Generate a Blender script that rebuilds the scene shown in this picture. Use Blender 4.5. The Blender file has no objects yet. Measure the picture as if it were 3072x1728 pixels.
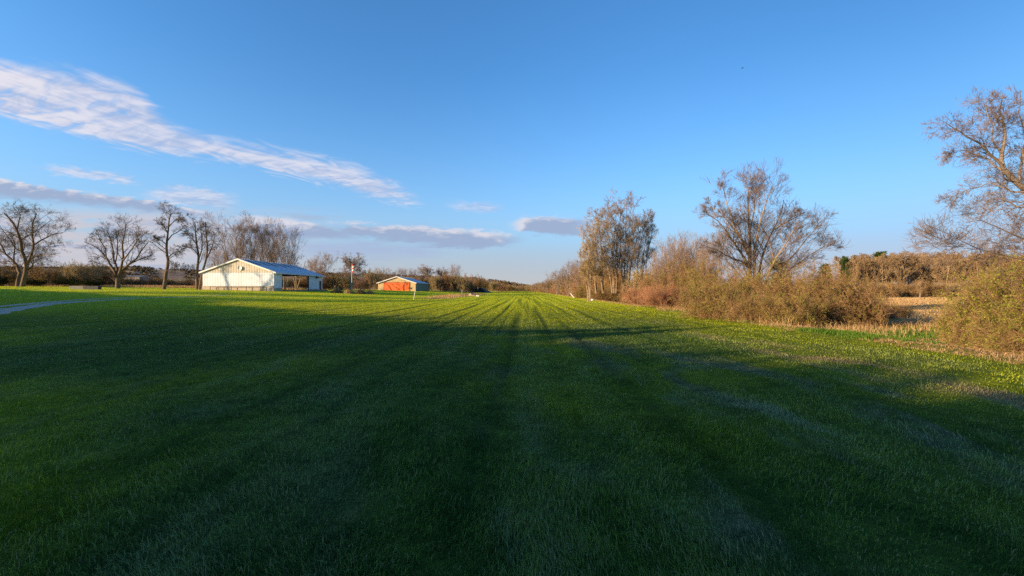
import bpy, math
import numpy as np

R = math.radians
SC = bpy.context.scene
COL = SC.collection
F = 1289.0            # focal length in pixels of a 3072 px wide picture
EYE = 1.65            # eye height
HOR = 870.0           # row of the horizon in that picture
ST = 0.028            # the mown strip drifts this much to the right per metre

# ------------------------------------------------------------------ camera
cam_d = bpy.data.cameras.new('camera')
cam = bpy.data.objects.new('camera', cam_d)
COL.objects.link(cam)
cam.location = (0, 0, EYE)
cam.rotation_euler = (R(90) + math.atan((HOR - 864.0) / F), 0, 0)
cam_d.sensor_width = 36.0
cam_d.lens = F * 36.0 / 3072.0
cam_d.clip_start = 0.05
cam_d.clip_end = 9000
SC.camera = cam

# ------------------------------------------------------------------ light
SUN_EL = 12.0
LAZ = 27.0            # sunlight travels towards +x, turned this much towards +y
Lx, Ly = math.cos(R(LAZ)), math.sin(R(LAZ))
sun_d = bpy.data.lights.new('sun', 'SUN')
sun_d.energy = 5.0
sun_d.angle = R(0.53)
sun_d.color = (1.0, 0.74, 0.46)
sun = bpy.data.objects.new('sun', sun_d)
COL.objects.link(sun)
sun.rotation_euler = (R(90 - SUN_EL), 0, R(LAZ - 90))
SC.view_settings.view_transform = 'Standard'
SC.view_settings.look = 'None'
SC.view_settings.gamma = 1.0
SC.view_settings.exposure = 1.1
SC.render.engine = 'CYCLES'
SC.cycles.use_denoising = False
SC.cycles.sample_clamp_indirect = 2.0
SC.cycles.max_bounces = 5
SC.cycles.diffuse_bounces = 2
SC.cycles.transmission_bounces = 3
SC.cycles.transparent_max_bounces = 4
SC.cycles.caustics_reflective = False
SC.cycles.caustics_refractive = False


class NB:
    """small node-tree helper"""
    def __init__(s, tree):
        s.t = tree; s.n = tree.nodes; s.l = tree.links
    def node(s, kind, **kw):
        n = s.n.new(kind)
        for k, v in kw.items():
            setattr(n, k, v)
        return n
    def put(s, sock, v):
        if isinstance(v, bpy.types.NodeSocket):
            s.l.new(v, sock)
        elif v is not None:
            sock.default_value = v
    def m(s, op, a, b=None, c=None, clamp=False):
        n = s.n.new('ShaderNodeMath'); n.operation = op; n.use_clamp = clamp
        s.put(n.inputs[0], a)
        if b is not None: s.put(n.inputs[1], b)
        if c is not None: s.put(n.inputs[2], c)
        return n.outputs[0]
    def ramp(s, v, a, b, c=0.0, d=1.0, smooth=True):
        n = s.n.new('ShaderNodeMapRange'); n.clamp = True
        n.interpolation_type = 'SMOOTHSTEP' if smooth else 'LINEAR'
        s.put(n.inputs[0], v)
        for i, q in enumerate((a, b, c, d)): s.put(n.inputs[1 + i], q)
        return n.outputs[0]
    def mix(s, f, a, b, blend='MIX'):
        n = s.n.new('ShaderNodeMix'); n.data_type = 'RGBA'; n.blend_type = blend
        s.put(n.inputs[0], f)
        s.put(n.inputs[6], a if isinstance(a, bpy.types.NodeSocket) else (*a, 1))
        s.put(n.inputs[7], b if isinstance(b, bpy.types.NodeSocket) else (*b, 1))
        return n.outputs[2]
    def comb(s, x, y, z):
        n = s.n.new('ShaderNodeCombineXYZ')
        for i, q in enumerate((x, y, z)): s.put(n.inputs[i], q)
        return n.outputs[0]
    def noise(s, vec, scale, detail=3, rough=0.55, dist=0.0):
        n = s.n.new('ShaderNodeTexNoise')
        if vec is not None: s.put(n.inputs['Vector'], vec)
        n.inputs['Scale'].default_value = scale
        n.inputs['Detail'].default_value = detail
        n.inputs['Roughness'].default_value = rough
        n.inputs['Distortion'].default_value = dist
        return n.outputs[0]
    def curve(s, v, pts):
        n = s.n.new('ShaderNodeFloatCurve')
        c = n.mapping.curves[0]
        n.mapping.use_clip = False
        c.points[0].location = pts[0]; c.points[1].location = pts[-1]
        for p in pts[1:-1]: c.points.new(*p)
        n.mapping.update()
        s.put(n.inputs[1], v)
        return n.outputs[0]


# ------------------------------------------------------------------ sky
world = bpy.data.worlds.new("World")
SC.world = world
world.use_nodes = True
W = NB(world.node_tree)
W.n.clear()
sky = W.node('ShaderNodeTexSky', sky_type='NISHITA')
sky.sun_disc = False
sky.sun_elevation = R(SUN_EL)
sky.sun_rotation = math.atan2(-Lx, -Ly)
sky.altitude = 0
sky.air_density = 1.0
sky.dust_density = 0.6
sky.ozone_density = 2.5
geo = W.node('ShaderNodeTexCoord')
sep = W.node('ShaderNodeSeparateXYZ')
W.l.new(geo.outputs['Generated'], sep.inputs[0])
dx, dy, dz = sep.outputs
ys = W.m('MAXIMUM', dy, 0.02)
zs = W.m('MAXIMUM', dz, 0.012)
ua = W.m('DIVIDE', dx, ys)          # tangent of the bearing
va = W.m('DIVIDE', dz, ys)          # tangent of the height
cx = W.m('DIVIDE', dx, zs)          # position on a flat cloud deck overhead
cy = W.m('DIVIDE', dy, zs)
fwd = W.m('MULTIPLY', W.ramp(dy, 0.02, 0.2), W.ramp(dz, 0.0, 0.01))
def U2(u): return (u - 1288) / 1081.0
def V2(v): return (729 - v) / 1081.0
u01 = W.ramp(ua, -1.6, 0.4, 0, 1, smooth=False)
def prof(pts):
    return W.curve(u01, [((U2(u) + 1.6) / 2.0, V2(v)) for u, v in pts])
deck = W.comb(cx, cy, 0.0)
rot = W.node('ShaderNodeMapping'); rot.vector_type = 'POINT'
W.l.new(deck, rot.inputs[0])
rot.inputs['Rotation'].default_value = (0, 0, R(-64))
rot.inputs['Scale'].default_value = (1, 1, 1)
stv = W.node('ShaderNodeMapping')
W.l.new(rot.outputs[0], stv.inputs[0])
stv.inputs['Scale'].default_value = (1.2, 2.3, 1)
fib = W.noise(stv.outputs[0], 2.0, 6, 0.58, 1.3)
big = W.noise(deck, 1.1, 3, 0.5, 0.3)
lowv = W.comb(W.m('MULTIPLY', cx, 0.55), W.m('MULTIPLY', cy, 0.9), 3.0)
puff = W.noise(lowv, 0.9, 6, 0.6, 0.3)
ang = W.comb(W.m('MULTIPLY', ua, 5.0), W.m('MULTIPLY', va, 34.0), 1.7)
strk = W.noise(ang, 1.6, 6, 0.6, 0.4)
pv = W.comb(W.m('MULTIPLY', ua, 12.0), W.m('MULTIPLY', va, 40.0), 5.3)
pf = W.noise(pv, 2.2, 5, 0.6, 0.2)
def c0(x): return W.m('SUBTRACT', x, 0.5)
def band(top, bot, nz, amp, st, sb, ramp=None):
    n = W.m('MULTIPLY', c0(nz), amp)
    a = W.ramp(W.m('ADD', W.m('SUBTRACT', prof(top), va), n), 0.0, st)
    b = W.ramp(W.m('ADD', W.m('SUBTRACT', va, prof(bot)), n), 0.0, sb)
    r = W.m('MULTIPLY', a, b)
    if ramp: r = W.m('MULTIPLY', r, W.ramp(ua, *ramp))
    return r
# the long tapering cloud across the upper left
A = band([(-400, 54), (0, 132), (200, 162), (330, 199), (430, 286), (600, 339), (760, 366), (880, 399), (1000, 452), (1080, 506)],
         [(-400, 168), (0, 300), (200, 353), (400, 396), (560, 410), (700, 444), (850, 478), (960, 513), (1080, 528)],
         fib, 0.075, 0.05, 0.03, (U2(1100), U2(1015)))
A = W.m('MULTIPLY', A, W.ramp(fib, 0.05, 0.42))
A = W.m('MULTIPLY', A, W.ramp(ua, U2(-100), U2(500), 1.1, 0.92))
# the flat grey cloud low on the left
B = band([(-400, 395), (0, 447), (200, 478), (400, 503), (560, 543), (700, 575)],
         [(-400, 470), (0, 506), (200, 522), (400, 545), (560, 562), (700, 580)],
         pf, 0.026, 0.009, 0.02, (U2(760), U2(520)))
B2 = band([(500, 539), (700, 542), (800, 560), (900, 584), (1000, 594)],
          [(500, 593), (700, 608), (800, 604), (900, 610), (1000, 612)],
          pf, 0.02, 0.012, 0.014, (U2(940), U2(840)))
B2 = W.m('MULTIPLY', B2, W.ramp(ua, U2(560), U2(680)))
# the flat streaks over the middle
Cc = band([(760, 557), (860, 555), (1000, 561), (1150, 569), (1250, 577), (1330, 591)],
          [(760, 578), (900, 598), (1000, 614), (1150, 630), (1250, 628), (1330, 614)],
          W.m('ADD', W.m('MULTIPLY', strk, 0.5), W.m('MULTIPLY', pf, 0.5)), 0.075, 0.016, 0.014, (U2(1340), U2(1240)))
Cc = W.m('MULTIPLY', Cc, W.ramp(ua, U2(800), U2(880)))
D = band([(1270, 552), (1330, 540), (1400, 536), (1500, 548), (1560, 567)],
         [(1270, 579), (1330, 589), (1400, 597), (1500, 593), (1560, 587)],
         W.m('ADD', W.m('MULTIPLY', strk, 0.5), W.m('MULTIPLY', pf, 0.5)), 0.075, 0.016, 0.014, (U2(1540), U2(1430)))
D = W.m('MULTIPLY', D, W.ramp(ua, U2(1270), U2(1320)))
E = band([(1100, 496), (1160, 499), (1280, 504)], [(1100, 524), (1180, 536), (1280, 538)], pf, 0.03, 0.02, 0.015, (U2(1280), U2(1230)))
E = W.m('MULTIPLY', W.m('MULTIPLY', E, W.ramp(ua, U2(1100), U2(1180))), 0.55)
G = band([(60, 406), (250, 424), (380, 456)], [(60, 429), (250, 456), (380, 476)], pf, 0.04, 0.015, 0.012, (U2(380), U2(300)))
G = W.m('MULTIPLY', W.m('MULTIPLY', G, W.ramp(ua, U2(60), U2(180))), 0.7)
H_ = band([(330, 474), (450, 462), (560, 474), (620, 494)], [(330, 506), (450, 521), (560, 531), (620, 526)], pf, 0.05, 0.02, 0.02, (U2(620), U2(540)))
H_ = W.m('MULTIPLY', W.m('MULTIPLY', H_, W.ramp(ua, U2(330), U2(420))), 0.75)
J = band([(740, 594), (850, 598), (1000, 606), (1160, 624)], [(740, 653), (850, 656), (1000, 654), (1160, 650)], strk, 0.05, 0.02, 0.02, (U2(1180), U2(1060)))
J = W.m('MULTIPLY', W.m('MULTIPLY', J, W.ramp(ua, U2(700), U2(820))), 0.6)
# thin streaks near the horizon on the left
K_ = W.m('MULTIPLY', W.ramp(strk, 0.28, 0.55), W.ramp(va, V2(505), V2(560)))
K_ = W.m('MULTIPLY', K_, W.ramp(ua, U2(1000), U2(300)))
K_ = W.m('MULTIPLY', K_, 0.92)
grey = W.m('MAXIMUM', W.m('MAXIMUM', B, B2), W.m('MAXIMUM', Cc, D))
white = W.m('MAXIMUM', W.m('MAXIMUM', A, E), W.m('MAXIMUM', G, H_))
hs = W.node('ShaderNodeHueSaturation')
W.l.new(sky.outputs[0], hs.inputs['Color'])
hs.inputs['Hue'].default_value = 0.5
hs.inputs['Saturation'].default_value = 1.1
hs.inputs['Value'].default_value = 1.0
SKY_GAIN = W.mix(1.0, hs.outputs[0], (0.88, 1.37, 1.70), 'MULTIPLY')
SKY_GAIN = W.mix(1.0, SKY_GAIN, W.comb(*[W.ramp(ua, 0.0, 1.1, 1.0, 0.74)] * 3), 'MULTIPLY')
# pale air low down
lowc = W.mix(W.ramp(dz, 0.0, 0.11, smooth=False), (3.15, 3.12, 3.05), (2.2, 3.0, 4.1))
lowc = W.mix(1.0, lowc, W.comb(W.ramp(ua, -0.2, 1.0, 1.0, 1.02), W.ramp(ua, -0.2, 1.0, 1.0, 1.08), W.ramp(ua, -0.2, 1.0, 1.0, 1.2)), 'MULTIPLY')
hz = W.curve(W.ramp(dz, 0.0, 0.5, smooth=False), [(0.0, 1.0), (0.12, 0.95), (0.25, 0.68), (0.5, 0.22), (0.8, 0.03), (1.0, 0.0)])
SKY_GAIN = W.mix(hz, SKY_GAIN, lowc)
K = 1.0
cl_lit = (4.5, 4.35, 4.8)
cl_shd = (2.5, 2.95, 4.2)
rpv = W.node('ShaderNodeMapping'); W.l.new(rot.outputs[0], rpv.inputs[0]); rpv.inputs['Scale'].default_value = (5.5, 2.0, 1)
rip = W.noise(rpv.outputs[0], 1.6, 4, 0.55, 0.8)
A = W.m('MULTIPLY', A, W.ramp(W.m('ADD', rip, W.ramp(ua, U2(200), U2(800), 0.0, 0.3)), 0.30, 0.50, 0.35, 1.0))
white = W.m('MAXIMUM', W.m('MAXIMUM', A, E), W.m('MAXIMUM', G, H_))
colA = W.mix(W.ramp(W.m('ADD', W.m('MULTIPLY', fib, 0.35), W.m('ADD', W.m('MULTIPLY', rip, 0.4), W.m('MULTIPLY', big, 0.25))), 0.40, 0.60), cl_shd, cl_lit)
litB = W.ramp(W.m('ADD', W.m('SUBTRACT', va, prof([(-400, 410), (0, 462), (200, 492), (400, 517), (560, 554), (700, 577), (860, 572), (1000, 580), (1150, 592), (1300, 600), (1330, 556), (1420, 556), (1560, 575)])), W.m('MULTIPLY', c0(pf), 0.07)), -0.004, 0.022)
colB = W.mix(litB, (1.95, 2.5, 3.6), (4.0, 4.0, 4.5))
out = W.mix(W.m('MULTIPLY', K_, fwd), SKY_GAIN, (3.45, 3.3, 3.65))
ang2 = W.comb(W.m('MULTIPLY', ua, 3.5), W.m('ADD', W.m('MULTIPLY', va, 30.0), W.m('MULTIPLY', ua, 1.2)), 8.7)
st2 = W.noise(ang2, 1.5, 5, 0.6, 0.3)
L2 = W.m('MULTIPLY', W.m('MULTIPLY', W.ramp(st2, 0.50, 0.64), W.ramp(va, V2(500), V2(560))), W.m('MULTIPLY', W.ramp(ua, U2(1250), U2(600)), W.ramp(va, V2(715), V2(670))))
out = W.mix(W.m('MULTIPLY', W.m('MULTIPLY', L2, 0.7), fwd), out, (2.2, 2.6, 3.6))
out = W.mix(W.m('MULTIPLY', J, fwd), out, (2.2, 2.7, 4.0))
out = W.mix(W.m('MULTIPLY', grey, fwd), out, colB)
out = W.mix(W.m('MULTIPLY', W.m('MULTIPLY', white, 0.9), fwd), out, colA)
bg = W.node('ShaderNodeBackground')
W.l.new(out, bg.inputs[0])
bg.inputs[1].default_value = 0.083
wo = W.node('ShaderNodeOutputWorld')
W.l.new(bg.outputs[0], wo.inputs[0])


# ------------------------------------------------------------------ ground shape
def sst(a, b, x):
    t = np.clip((x - a) / (b - a), 0, 1)
    return t * t * (3 - 2 * t)
RUTS = [(-24.2, .2), (-19.6, .22), (-16.3, .2), (-13.2, .22), (-10.6, .2), (-8.1, .24), (-6.4, .16), (-5.3, .22), (-3.9, .16), (-2.6, .22),
        (-1.6, .13), (-0.5, .26), (0.5, .14), (1.1, .2), (1.9, .24), (3.0, .15), (4.3, .2), (5.6, .15), (6.6, .2), (8.6, .2)]
_rr = np.random.default_rng(4); _c = -32.0
while _c < 10:
    RUTS.append((_c, _rr.uniform(.07, .12))); _c += _rr.uniform(.4, .95)
def rut(c, y):
    z = np.zeros_like(c, dtype=float)
    for k, (o, w) in enumerate(RUTS):
        oo = o + 0.12 * np.sin(y * 0.07 + k * 1.7) + 0.05 * np.sin(y * 0.31 + k)
        z = z + np.exp(-((c - oo) / (w * (.5 + .55 * sst(12, 45, y)))) ** 2) * (0.55 + 0.45 * np.sin(y * 0.11 + 2.3 * k)) * (1.0 if k < 20 else 0.5 + .35 * sst(15, 40, y))
    return z * (.22 + .78 * sst(7, 24, y))
def edge_c(y):          # right edge of the mown strip, in strip coordinates
    return 10.6 + 0.25 * np.sin(y * 0.21) + 0.15 * np.sin(y * 0.67 + 1) - 0.5 * np.exp(-((y - 9) / 3.0) ** 2)
def base_ground(x, y):
    s = -x
    g = 1.65 * sst(10, 62, s) + 0.8 * sst(60, 112, s)
    g = g * sst(4, 80, y)
    g = g + 0.035 * np.sin(x * 0.23 + 0.4) * np.sin(y * 0.19 + 1.0) * sst(3, 20, np.hypot(x, y))
    c = x - ST * y
    g = g - 0.25 * sst(10.8, 14, c) + 0.14 * np.exp(-((c - 11.6) / 0.8) ** 2)
    # the low bank of dry grass ending the side taxiway
    g = g + 0.3 * np.exp(-((c + 17.5) / 3.0) ** 2) * sst(82, 95, y) * (1 - sst(150, 165, y))
    return g
def ground(x, y):
    x = np.asarray(x, float); y = np.asarray(y, float)
    c = x - ST * y
    z = base_ground(x, y)
    z = z - 0.045 * rut(c, y) * (1 - sst(120, 200, y))
    z = z + 0.017 * (np.sin(c * 5.1 + 0.8 * np.sin(y * .9)) * np.sin(y * 2.3 + np.sin(c * 2.2)) + .7 * np.sin(c * 2.9 + y * 1.7 + 2 * np.sin(y * .37)) + .5 * np.sin(y * 5.3 + 1.5 * np.sin(c * 1.3)) * np.sin(c * 3.3)) * (1 - .6 * sst(25, 60, y)) * (1 - sst(60, 90, y))
    return z
def gz(x, y): return float(base_ground(np.array(float(x)), np.array(float(y))))
def px(u, d): return (u - 1536.0) / F * d           # sideways metres of picture column u at depth d
def pz(v, d): return EYE + (HOR - v) / F * d         # height of picture row v at depth d
def W3(u, v, d): return (px(u, d), d, pz(v, d))
def hit(u, v):
    """ground point seen at a pixel of the photograph (used to survey positions)"""
    lo = 2.0
    for d in np.geomspace(2.5, 900, 1500):
        if pz(v, d) <= gz(px(u, d), d):
            return px(u, d), float(d)
    return px(u, 300), 300.0


# ------------------------------------------------------------------ meshes
def np_mesh(name, V, faces, mats=(), midx=None, attr=None, smooth=False):
    """faces: list of (n,k) integer arrays"""
    me = bpy.data.meshes.new(name)
    V = np.asarray(V, np.float32)
    faces = [np.asarray(f, np.int32) for f in faces if len(f)]
    loops = np.concatenate([f.ravel() for f in faces])
    tot = np.concatenate([np.full(len(f), f.shape[1], np.int32) for f in faces])
    start = np.concatenate([[0], np.cumsum(tot)[:-1]]).astype(np.int32)
    me.vertices.add(len(V)); me.vertices.foreach_set('co', V.ravel())
    me.loops.add(len(loops)); me.loops.foreach_set('vertex_index', loops)
    me.polygons.add(len(tot)); me.polygons.foreach_set('loop_start', start)
    if midx is not None: me.polygons.foreach_set('material_index', np.asarray(midx, np.int32))
    me.polygons.foreach_set('use_smooth', np.full(len(tot), smooth))
    me.update(calc_edges=True)
    if attr is not None:
        a = me.attributes.new('tint', 'FLOAT', 'POINT')
        a.data.foreach_set('value', np.asarray(attr, np.float32))
    for m in mats: me.materials.append(m)
    return me
def obj(name, me, parent=None, loc=(0, 0, 0)):
    o = bpy.data.objects.new(name, me); COL.objects.link(o); o.location = loc
    if parent is not None: o.parent = parent
    return o
def tag(o, label=None, cat=None, group=None, kind=None):
    for k, v in (('label', label), ('category', cat), ('group', group), ('kind', kind)):
        if v: o[k] = v
    return o
def empty(name, loc, rz=0.0):
    o = bpy.data.objects.new(name, None); COL.objects.link(o)
    o.location = loc; o.rotation_euler = (0, 0, rz); o.empty_display_size = 0.3
    return o
class MB:
    def __init__(s): s.V = []; s.F = []; s.M = []
    def add(s, V, Fs, m=0):
        b = len(s.V); s.V += [tuple(v) for v in V]
        for f in Fs: s.F.append([i + b for i in f]); s.M.append(m)
    def box(s, x0, x1, y0, y1, z0, z1, m=0):
        s.add([(x0, y0, z0), (x1, y0, z0), (x1, y1, z0), (x0, y1, z0), (x0, y0, z1), (x1, y0, z1), (x1, y1, z1), (x0, y1, z1)],
              [(0, 3, 2, 1), (4, 5, 6, 7), (0, 1, 5, 4), (1, 2, 6, 5), (2, 3, 7, 6), (3, 0, 4, 7)], m)
    def prism(s, poly, d, m=0):
        """closed polygon swept along the vector d"""
        n = len(poly)
        V = list(poly) + [(p[0] + d[0], p[1] + d[1], p[2] + d[2]) for p in poly]
        s.add(V, [tuple(range(n))[::-1], tuple(range(n, 2 * n))] + [(i, (i + 1) % n, n + (i + 1) % n, n + i) for i in range(n)], m)
    def tube(s, pts, rad, k=8, m=0):
        P = np.array([pts], float); r = np.array([rad if hasattr(rad, '__len__') else [rad] * len(pts)], float)
        V, Q = tubes(P, r, k)
        n = len(pts)
        s.add(V, [tuple(q) for q in Q] + [tuple(range(k))[::-1], tuple(range((n - 1) * k, n * k))], m)
    def build(s, name, mats, parent=None, smooth=False):
        me = bpy.data.meshes.new(name)
        me.from_pydata(s.V, [], s.F); me.update()
        for m in (mats if isinstance(mats, (list, tuple)) else [mats]): me.materials.append(m)
        me.polygons.foreach_set('material_index', s.M)
        me.polygons.foreach_set('use_smooth', [smooth] * len(s.F))
        return obj(name, me, parent)
def norm(v): return v / (np.linalg.norm(v, axis=-1, keepdims=True) + 1e-9)
def tubes(P, r, s):
    N, Kp, _ = P.shape
    T = np.empty_like(P); T[:, 1:-1] = P[:, 2:] - P[:, :-2]; T[:, 0] = P[:, 1] - P[:, 0]; T[:, -1] = P[:, -1] - P[:, -2]
    T = norm(T)
    ref = np.zeros((N, 1, 3)); flat = np.abs(norm(P[:, -1] - P[:, 0])[:, 2]) < 0.9
    ref[flat, 0] = (0, 0, 1); ref[~flat, 0] = (1, 0, 0)
    A = norm(np.cross(T, ref)); B = np.cross(T, A)
    th = np.linspace(0, 2 * np.pi, s, endpoint=False)
    V = P[:, :, None] + r[:, :, None, None] * (np.cos(th)[None, None, :, None] * A[:, :, None] + np.sin(th)[None, None, :, None] * B[:, :, None])
    idx = np.arange(N * Kp * s).reshape(N, Kp, s)
    a = idx[:, :-1]; b = idx[:, 1:]
    Q = np.stack([a, np.roll(a, -1, 2), np.roll(b, -1, 2), b], -1).reshape(-1, 4)
    return V.reshape(-1, 3), Q


# ------------------------------------------------------------------ materials
def mat(name):
    m = bpy.data.materials.new(name); m.use_nodes = True
    b = NB(m.node_tree)
    bs = b.n['Principled BSDF']
    bs.inputs['Specular IOR Level'].default_value = 0.25
    return m, b, bs
def simple(name, col, rough=0.8, var=0.25, scale=3.0, col2=None, metal=0.0, bump=0.0, dist=0.05):
    m, b, bs = mat(name)
    tc = b.node('ShaderNodeTexCoord')
    n = b.noise(tc.outputs['Object'], scale, 5, 0.6)
    c2 = col2 if col2 else tuple(c * (1 - var) for c in col)
    c1 = col if col2 else tuple(min(1, c * (1 + var)) for c in col)
    b.put(bs.inputs['Base Color'], b.mix(b.ramp(n, 0.3, 0.7), c2, c1))
    bs.inputs['Roughness'].default_value = rough
    bs.inputs['Metallic'].default_value = metal
    if bump:
        bn = b.node('ShaderNodeBump'); bn.inputs['Strength'].default_value = bump; bn.inputs['Distance'].default_value = dist
        b.put(bn.inputs['Height'], b.noise(tc.outputs['Object'], scale * 4, 4, 0.6))
        b.l.new(bn.outputs[0], bs.inputs['Normal'])
    return m
def leafy(name, stops, scale=0.6, trans=0.3, tint=True, big=None):
    """thin plant matter: colour picked from stops by noise over the plant and by each blade's own tint"""
    m = bpy.data.materials.new(name); m.use_nodes = True
    b = NB(m.node_tree); b.n.clear()
    g = b.node('ShaderNodeNewGeometry')
    n = b.noise(g.outputs['Position'], scale, 3, 0.6)
    f = n
    if tint:
        a = b.node('ShaderNodeAttribute'); a.attribute_name = 'tint'
        f = b.m('ADD', b.m('MULTIPLY', n, 0.55), b.m('MULTIPLY', a.outputs['Fac'], 0.45))
    cr = b.node('ShaderNodeValToRGB')
    b.put(cr.inputs[0], f)
    el = cr.color_ramp.elements
    el[0].position = stops[0][0]; el[0].color = (*stops[0][1], 1)
    el[1].position = stops[-1][0]; el[1].color = (*stops[-1][1], 1)
    for p, c in stops[1:-1]:
        e = el.new(p); e.color = (*c, 1)
    d = b.node('ShaderNodeBsdfDiffuse'); t = b.node('ShaderNodeBsdfTranslucent'); mx = b.node('ShaderNodeMixShader')
    b.l.new(cr.outputs[0], d.inputs[0]); b.l.new(cr.outputs[0], t.inputs[0])
    mx.inputs[0].default_value = trans
    b.l.new(d.outputs[0], mx.inputs[1]); b.l.new(t.outputs[0], mx.inputs[2])
    o = b.node('ShaderNodeOutputMaterial'); b.l.new(mx.outputs[0], o.inputs[0])
    return m

BARK = simple('bark', (0.13, 0.09, 0.06), 0.9, 0.3, 3.0, bump=0.4)
BARK_PALE = simple('pale_bark', (0.25, 0.175, 0.105), 0.9, 0.25, 3.0, bump=0.4)
BARK_GREY = simple('grey_bark', (0.20, 0.155, 0.115), 0.9, 0.25, 3.0, bump=0.4)
TWIG_D = leafy('dark_twigs', [(0.3, (0.09, 0.065, 0.05)), (0.7, (0.17, 0.12, 0.09))], 0.5, 0.0)
TWIG_B = leafy('brown_twigs', [(0.25, (0.085, 0.046, 0.024)), (0.5, (0.215, 0.124, 0.056)), (0.75, (0.36, 0.23, 0.105))], 0.9, 0.0)
TWIG_R = leafy('reddish_twigs', [(0.25, (0.24, 0.115, 0.06)), (0.75, (0.40, 0.21, 0.115))], 0.35, 0.0)
TWIG_Y = leafy('golden_twigs', [(0.25, (0.22, 0.15, 0.065)), (0.75, (0.40, 0.29, 0.15))], 0.35, 0.0)
TWIG_G = leafy('grey_twigs', [(0.25, (0.17, 0.12, 0.085)), (0.75, (0.30, 0.215, 0.15))], 0.5, 0.0)
TWIG_W = leafy('woodland_twigs', [(0.25, (0.11, 0.068, 0.038)), (0.5, (0.24, 0.158, 0.082)), (0.75, (0.39, 0.275, 0.145))], 0.3, 0.0)
TWIG_M = leafy('dull_brown_twigs', [(0.25, (0.115, 0.08, 0.058)), (0.75, (0.215, 0.15, 0.105))], 0.5, 0.0)
BUD_P = leafy('pink_buds', [(0.3, (0.28, 0.15, 0.10)), (0.7, (0.42, 0.24, 0.17))], 0.8, 0.2)
BUD_B = leafy('brown_buds', [(0.3, (0.20, 0.125, 0.065)), (0.7, (0.36, 0.25, 0.14))], 0.8, 0.2)
BUD_G = leafy('pale_green_buds', [(0.3, (0.20, 0.19, 0.09)), (0.7, (0.36, 0.33, 0.17))], 0.8, 0.25)
LEAF_G = leafy('young_green_leaves', [(0.25, (0.10, 0.13, 0.015)), (0.5, (0.21, 0.24, 0.025)), (0.75, (0.36, 0.36, 0.05))], 1.1, 0.3)
LEAF_O = leafy('olive_leaves', [(0.3, (0.13, 0.12, 0.03)), (0.7, (0.27, 0.22, 0.07))], 0.7, 0.25)
NEEDLE = leafy('dark_needles', [(0.3, (0.016, 0.032, 0.012)), (0.7, (0.06, 0.09, 0.025))], 0.8, 0.1)
DARKLEAF = leafy('dark_leaves', [(0.3, (0.02, 0.028, 0.012)), (0.7, (0.06, 0.06, 0.025))], 0.8, 0.1)
STRAW = leafy('straw', [(0.25, (0.30, 0.17, 0.075)), (0.5, (0.46, 0.29, 0.13)), (0.75, (0.60, 0.42, 0.20))], 0.5, 0.25)
LITTER = leafy('brown_litter', [(0.25, (0.20, 0.10, 0.05)), (0.75, (0.42, 0.24, 0.12))], 0.6, 0.1)

# grass blades: pale bluish dry patches against rich green, yellower growth here and there, and sunlit brightness painted into the colour
def grass_colour(b, pos, tintsock):
    sp = b.node('ShaderNodeSeparateXYZ'); b.l.new(pos, sp.inputs[0])
    c = b.m('SUBTRACT', sp.outputs[0], b.m('MULTIPLY', sp.outputs[1], ST))
    sv = b.comb(c, b.m('MULTIPLY', sp.outputs[1], 0.32), 0.0)
    n1 = b.noise(sv, 0.75, 4, 0.6, 0.5)
    n2 = b.noise(pos, 3.2, 3, 0.6)
    n3 = b.noise(pos, 0.12, 3, 0.5)
    f = b.m('ADD', b.m('MULTIPLY', n2, 0.5), b.m('MULTIPLY', tintsock, 0.5))
    green = b.mix(b.ramp(f, 0.25, 0.75), (0.030, 0.080, 0.018), (0.180, 0.265, 0.048))
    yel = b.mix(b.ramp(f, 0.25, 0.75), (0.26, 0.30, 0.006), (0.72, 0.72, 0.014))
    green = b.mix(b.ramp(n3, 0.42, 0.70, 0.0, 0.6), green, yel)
    sunlit_yel = b.m('MAXIMUM', b.ramp(sp.outputs[1], 12.0, 40.0, 0.0, 0.85), b.m('MULTIPLY', b.ramp(c, 4.0, 9.5, 0.0, 0.38), b.ramp(sp.outputs[1], 5.0, 8.0)))  # yellower growth, also painting sunlit brightness into the far and right-hand grass
    green = b.mix(sunlit_yel, green, yel)
    pale = b.mix(b.ramp(f, 0.3, 0.7), (0.075, 0.10, 0.068), (0.34, 0.36, 0.26))
    right = b.ramp(c, -3.5, 5.0, 0.0, 1.0)
    k = b.m('MULTIPLY', b.m('MULTIPLY', b.ramp(n1, 0.47, 0.66), b.m('SUBTRACT', 1.0, b.m('MULTIPLY', b.ramp(b.m('ADD', c, b.m('MULTIPLY', sp.outputs[1], 0.7)), 11.0, 14.5), 0.75))), b.m('ADD', b.m('MULTIPLY', right, 0.58), 0.20))
    green = b.mix(k, green, pale)
    # the worn straw-coloured lane along the strip
    lane = b.m('MULTIPLY', b.ramp(b.m('ABSOLUTE', b.m('SUBTRACT', c, 7.1)), 1.1, 0.2), b.m('MULTIPLY', b.ramp(n1, 0.38, 0.6), b.ramp(sp.outputs[1], 21.0, 13.0, 0.12, 1.0)))
    green = b.mix(b.m('MULTIPLY', lane, 0.85), green, b.mix(f, (0.24, 0.17, 0.08), (0.50, 0.38, 0.20)))
    green = b.mix(b.m('MULTIPLY', b.ramp(tintsock, 0.76, 0.82), 0.45), green, (0.20, 0.25, 0.155))
    straw = b.ramp(tintsock, 0.94, 0.965)
    green = b.mix(b.m('MULTIPLY', straw, 0.7), green, (0.30, 0.25, 0.14))
    return green, sp, c, n1, n2
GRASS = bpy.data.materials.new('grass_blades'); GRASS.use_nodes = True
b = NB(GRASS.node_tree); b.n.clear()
g = b.node('ShaderNodeNewGeometry'); a = b.node('ShaderNodeAttribute'); a.attribute_name = 'tint'
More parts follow.
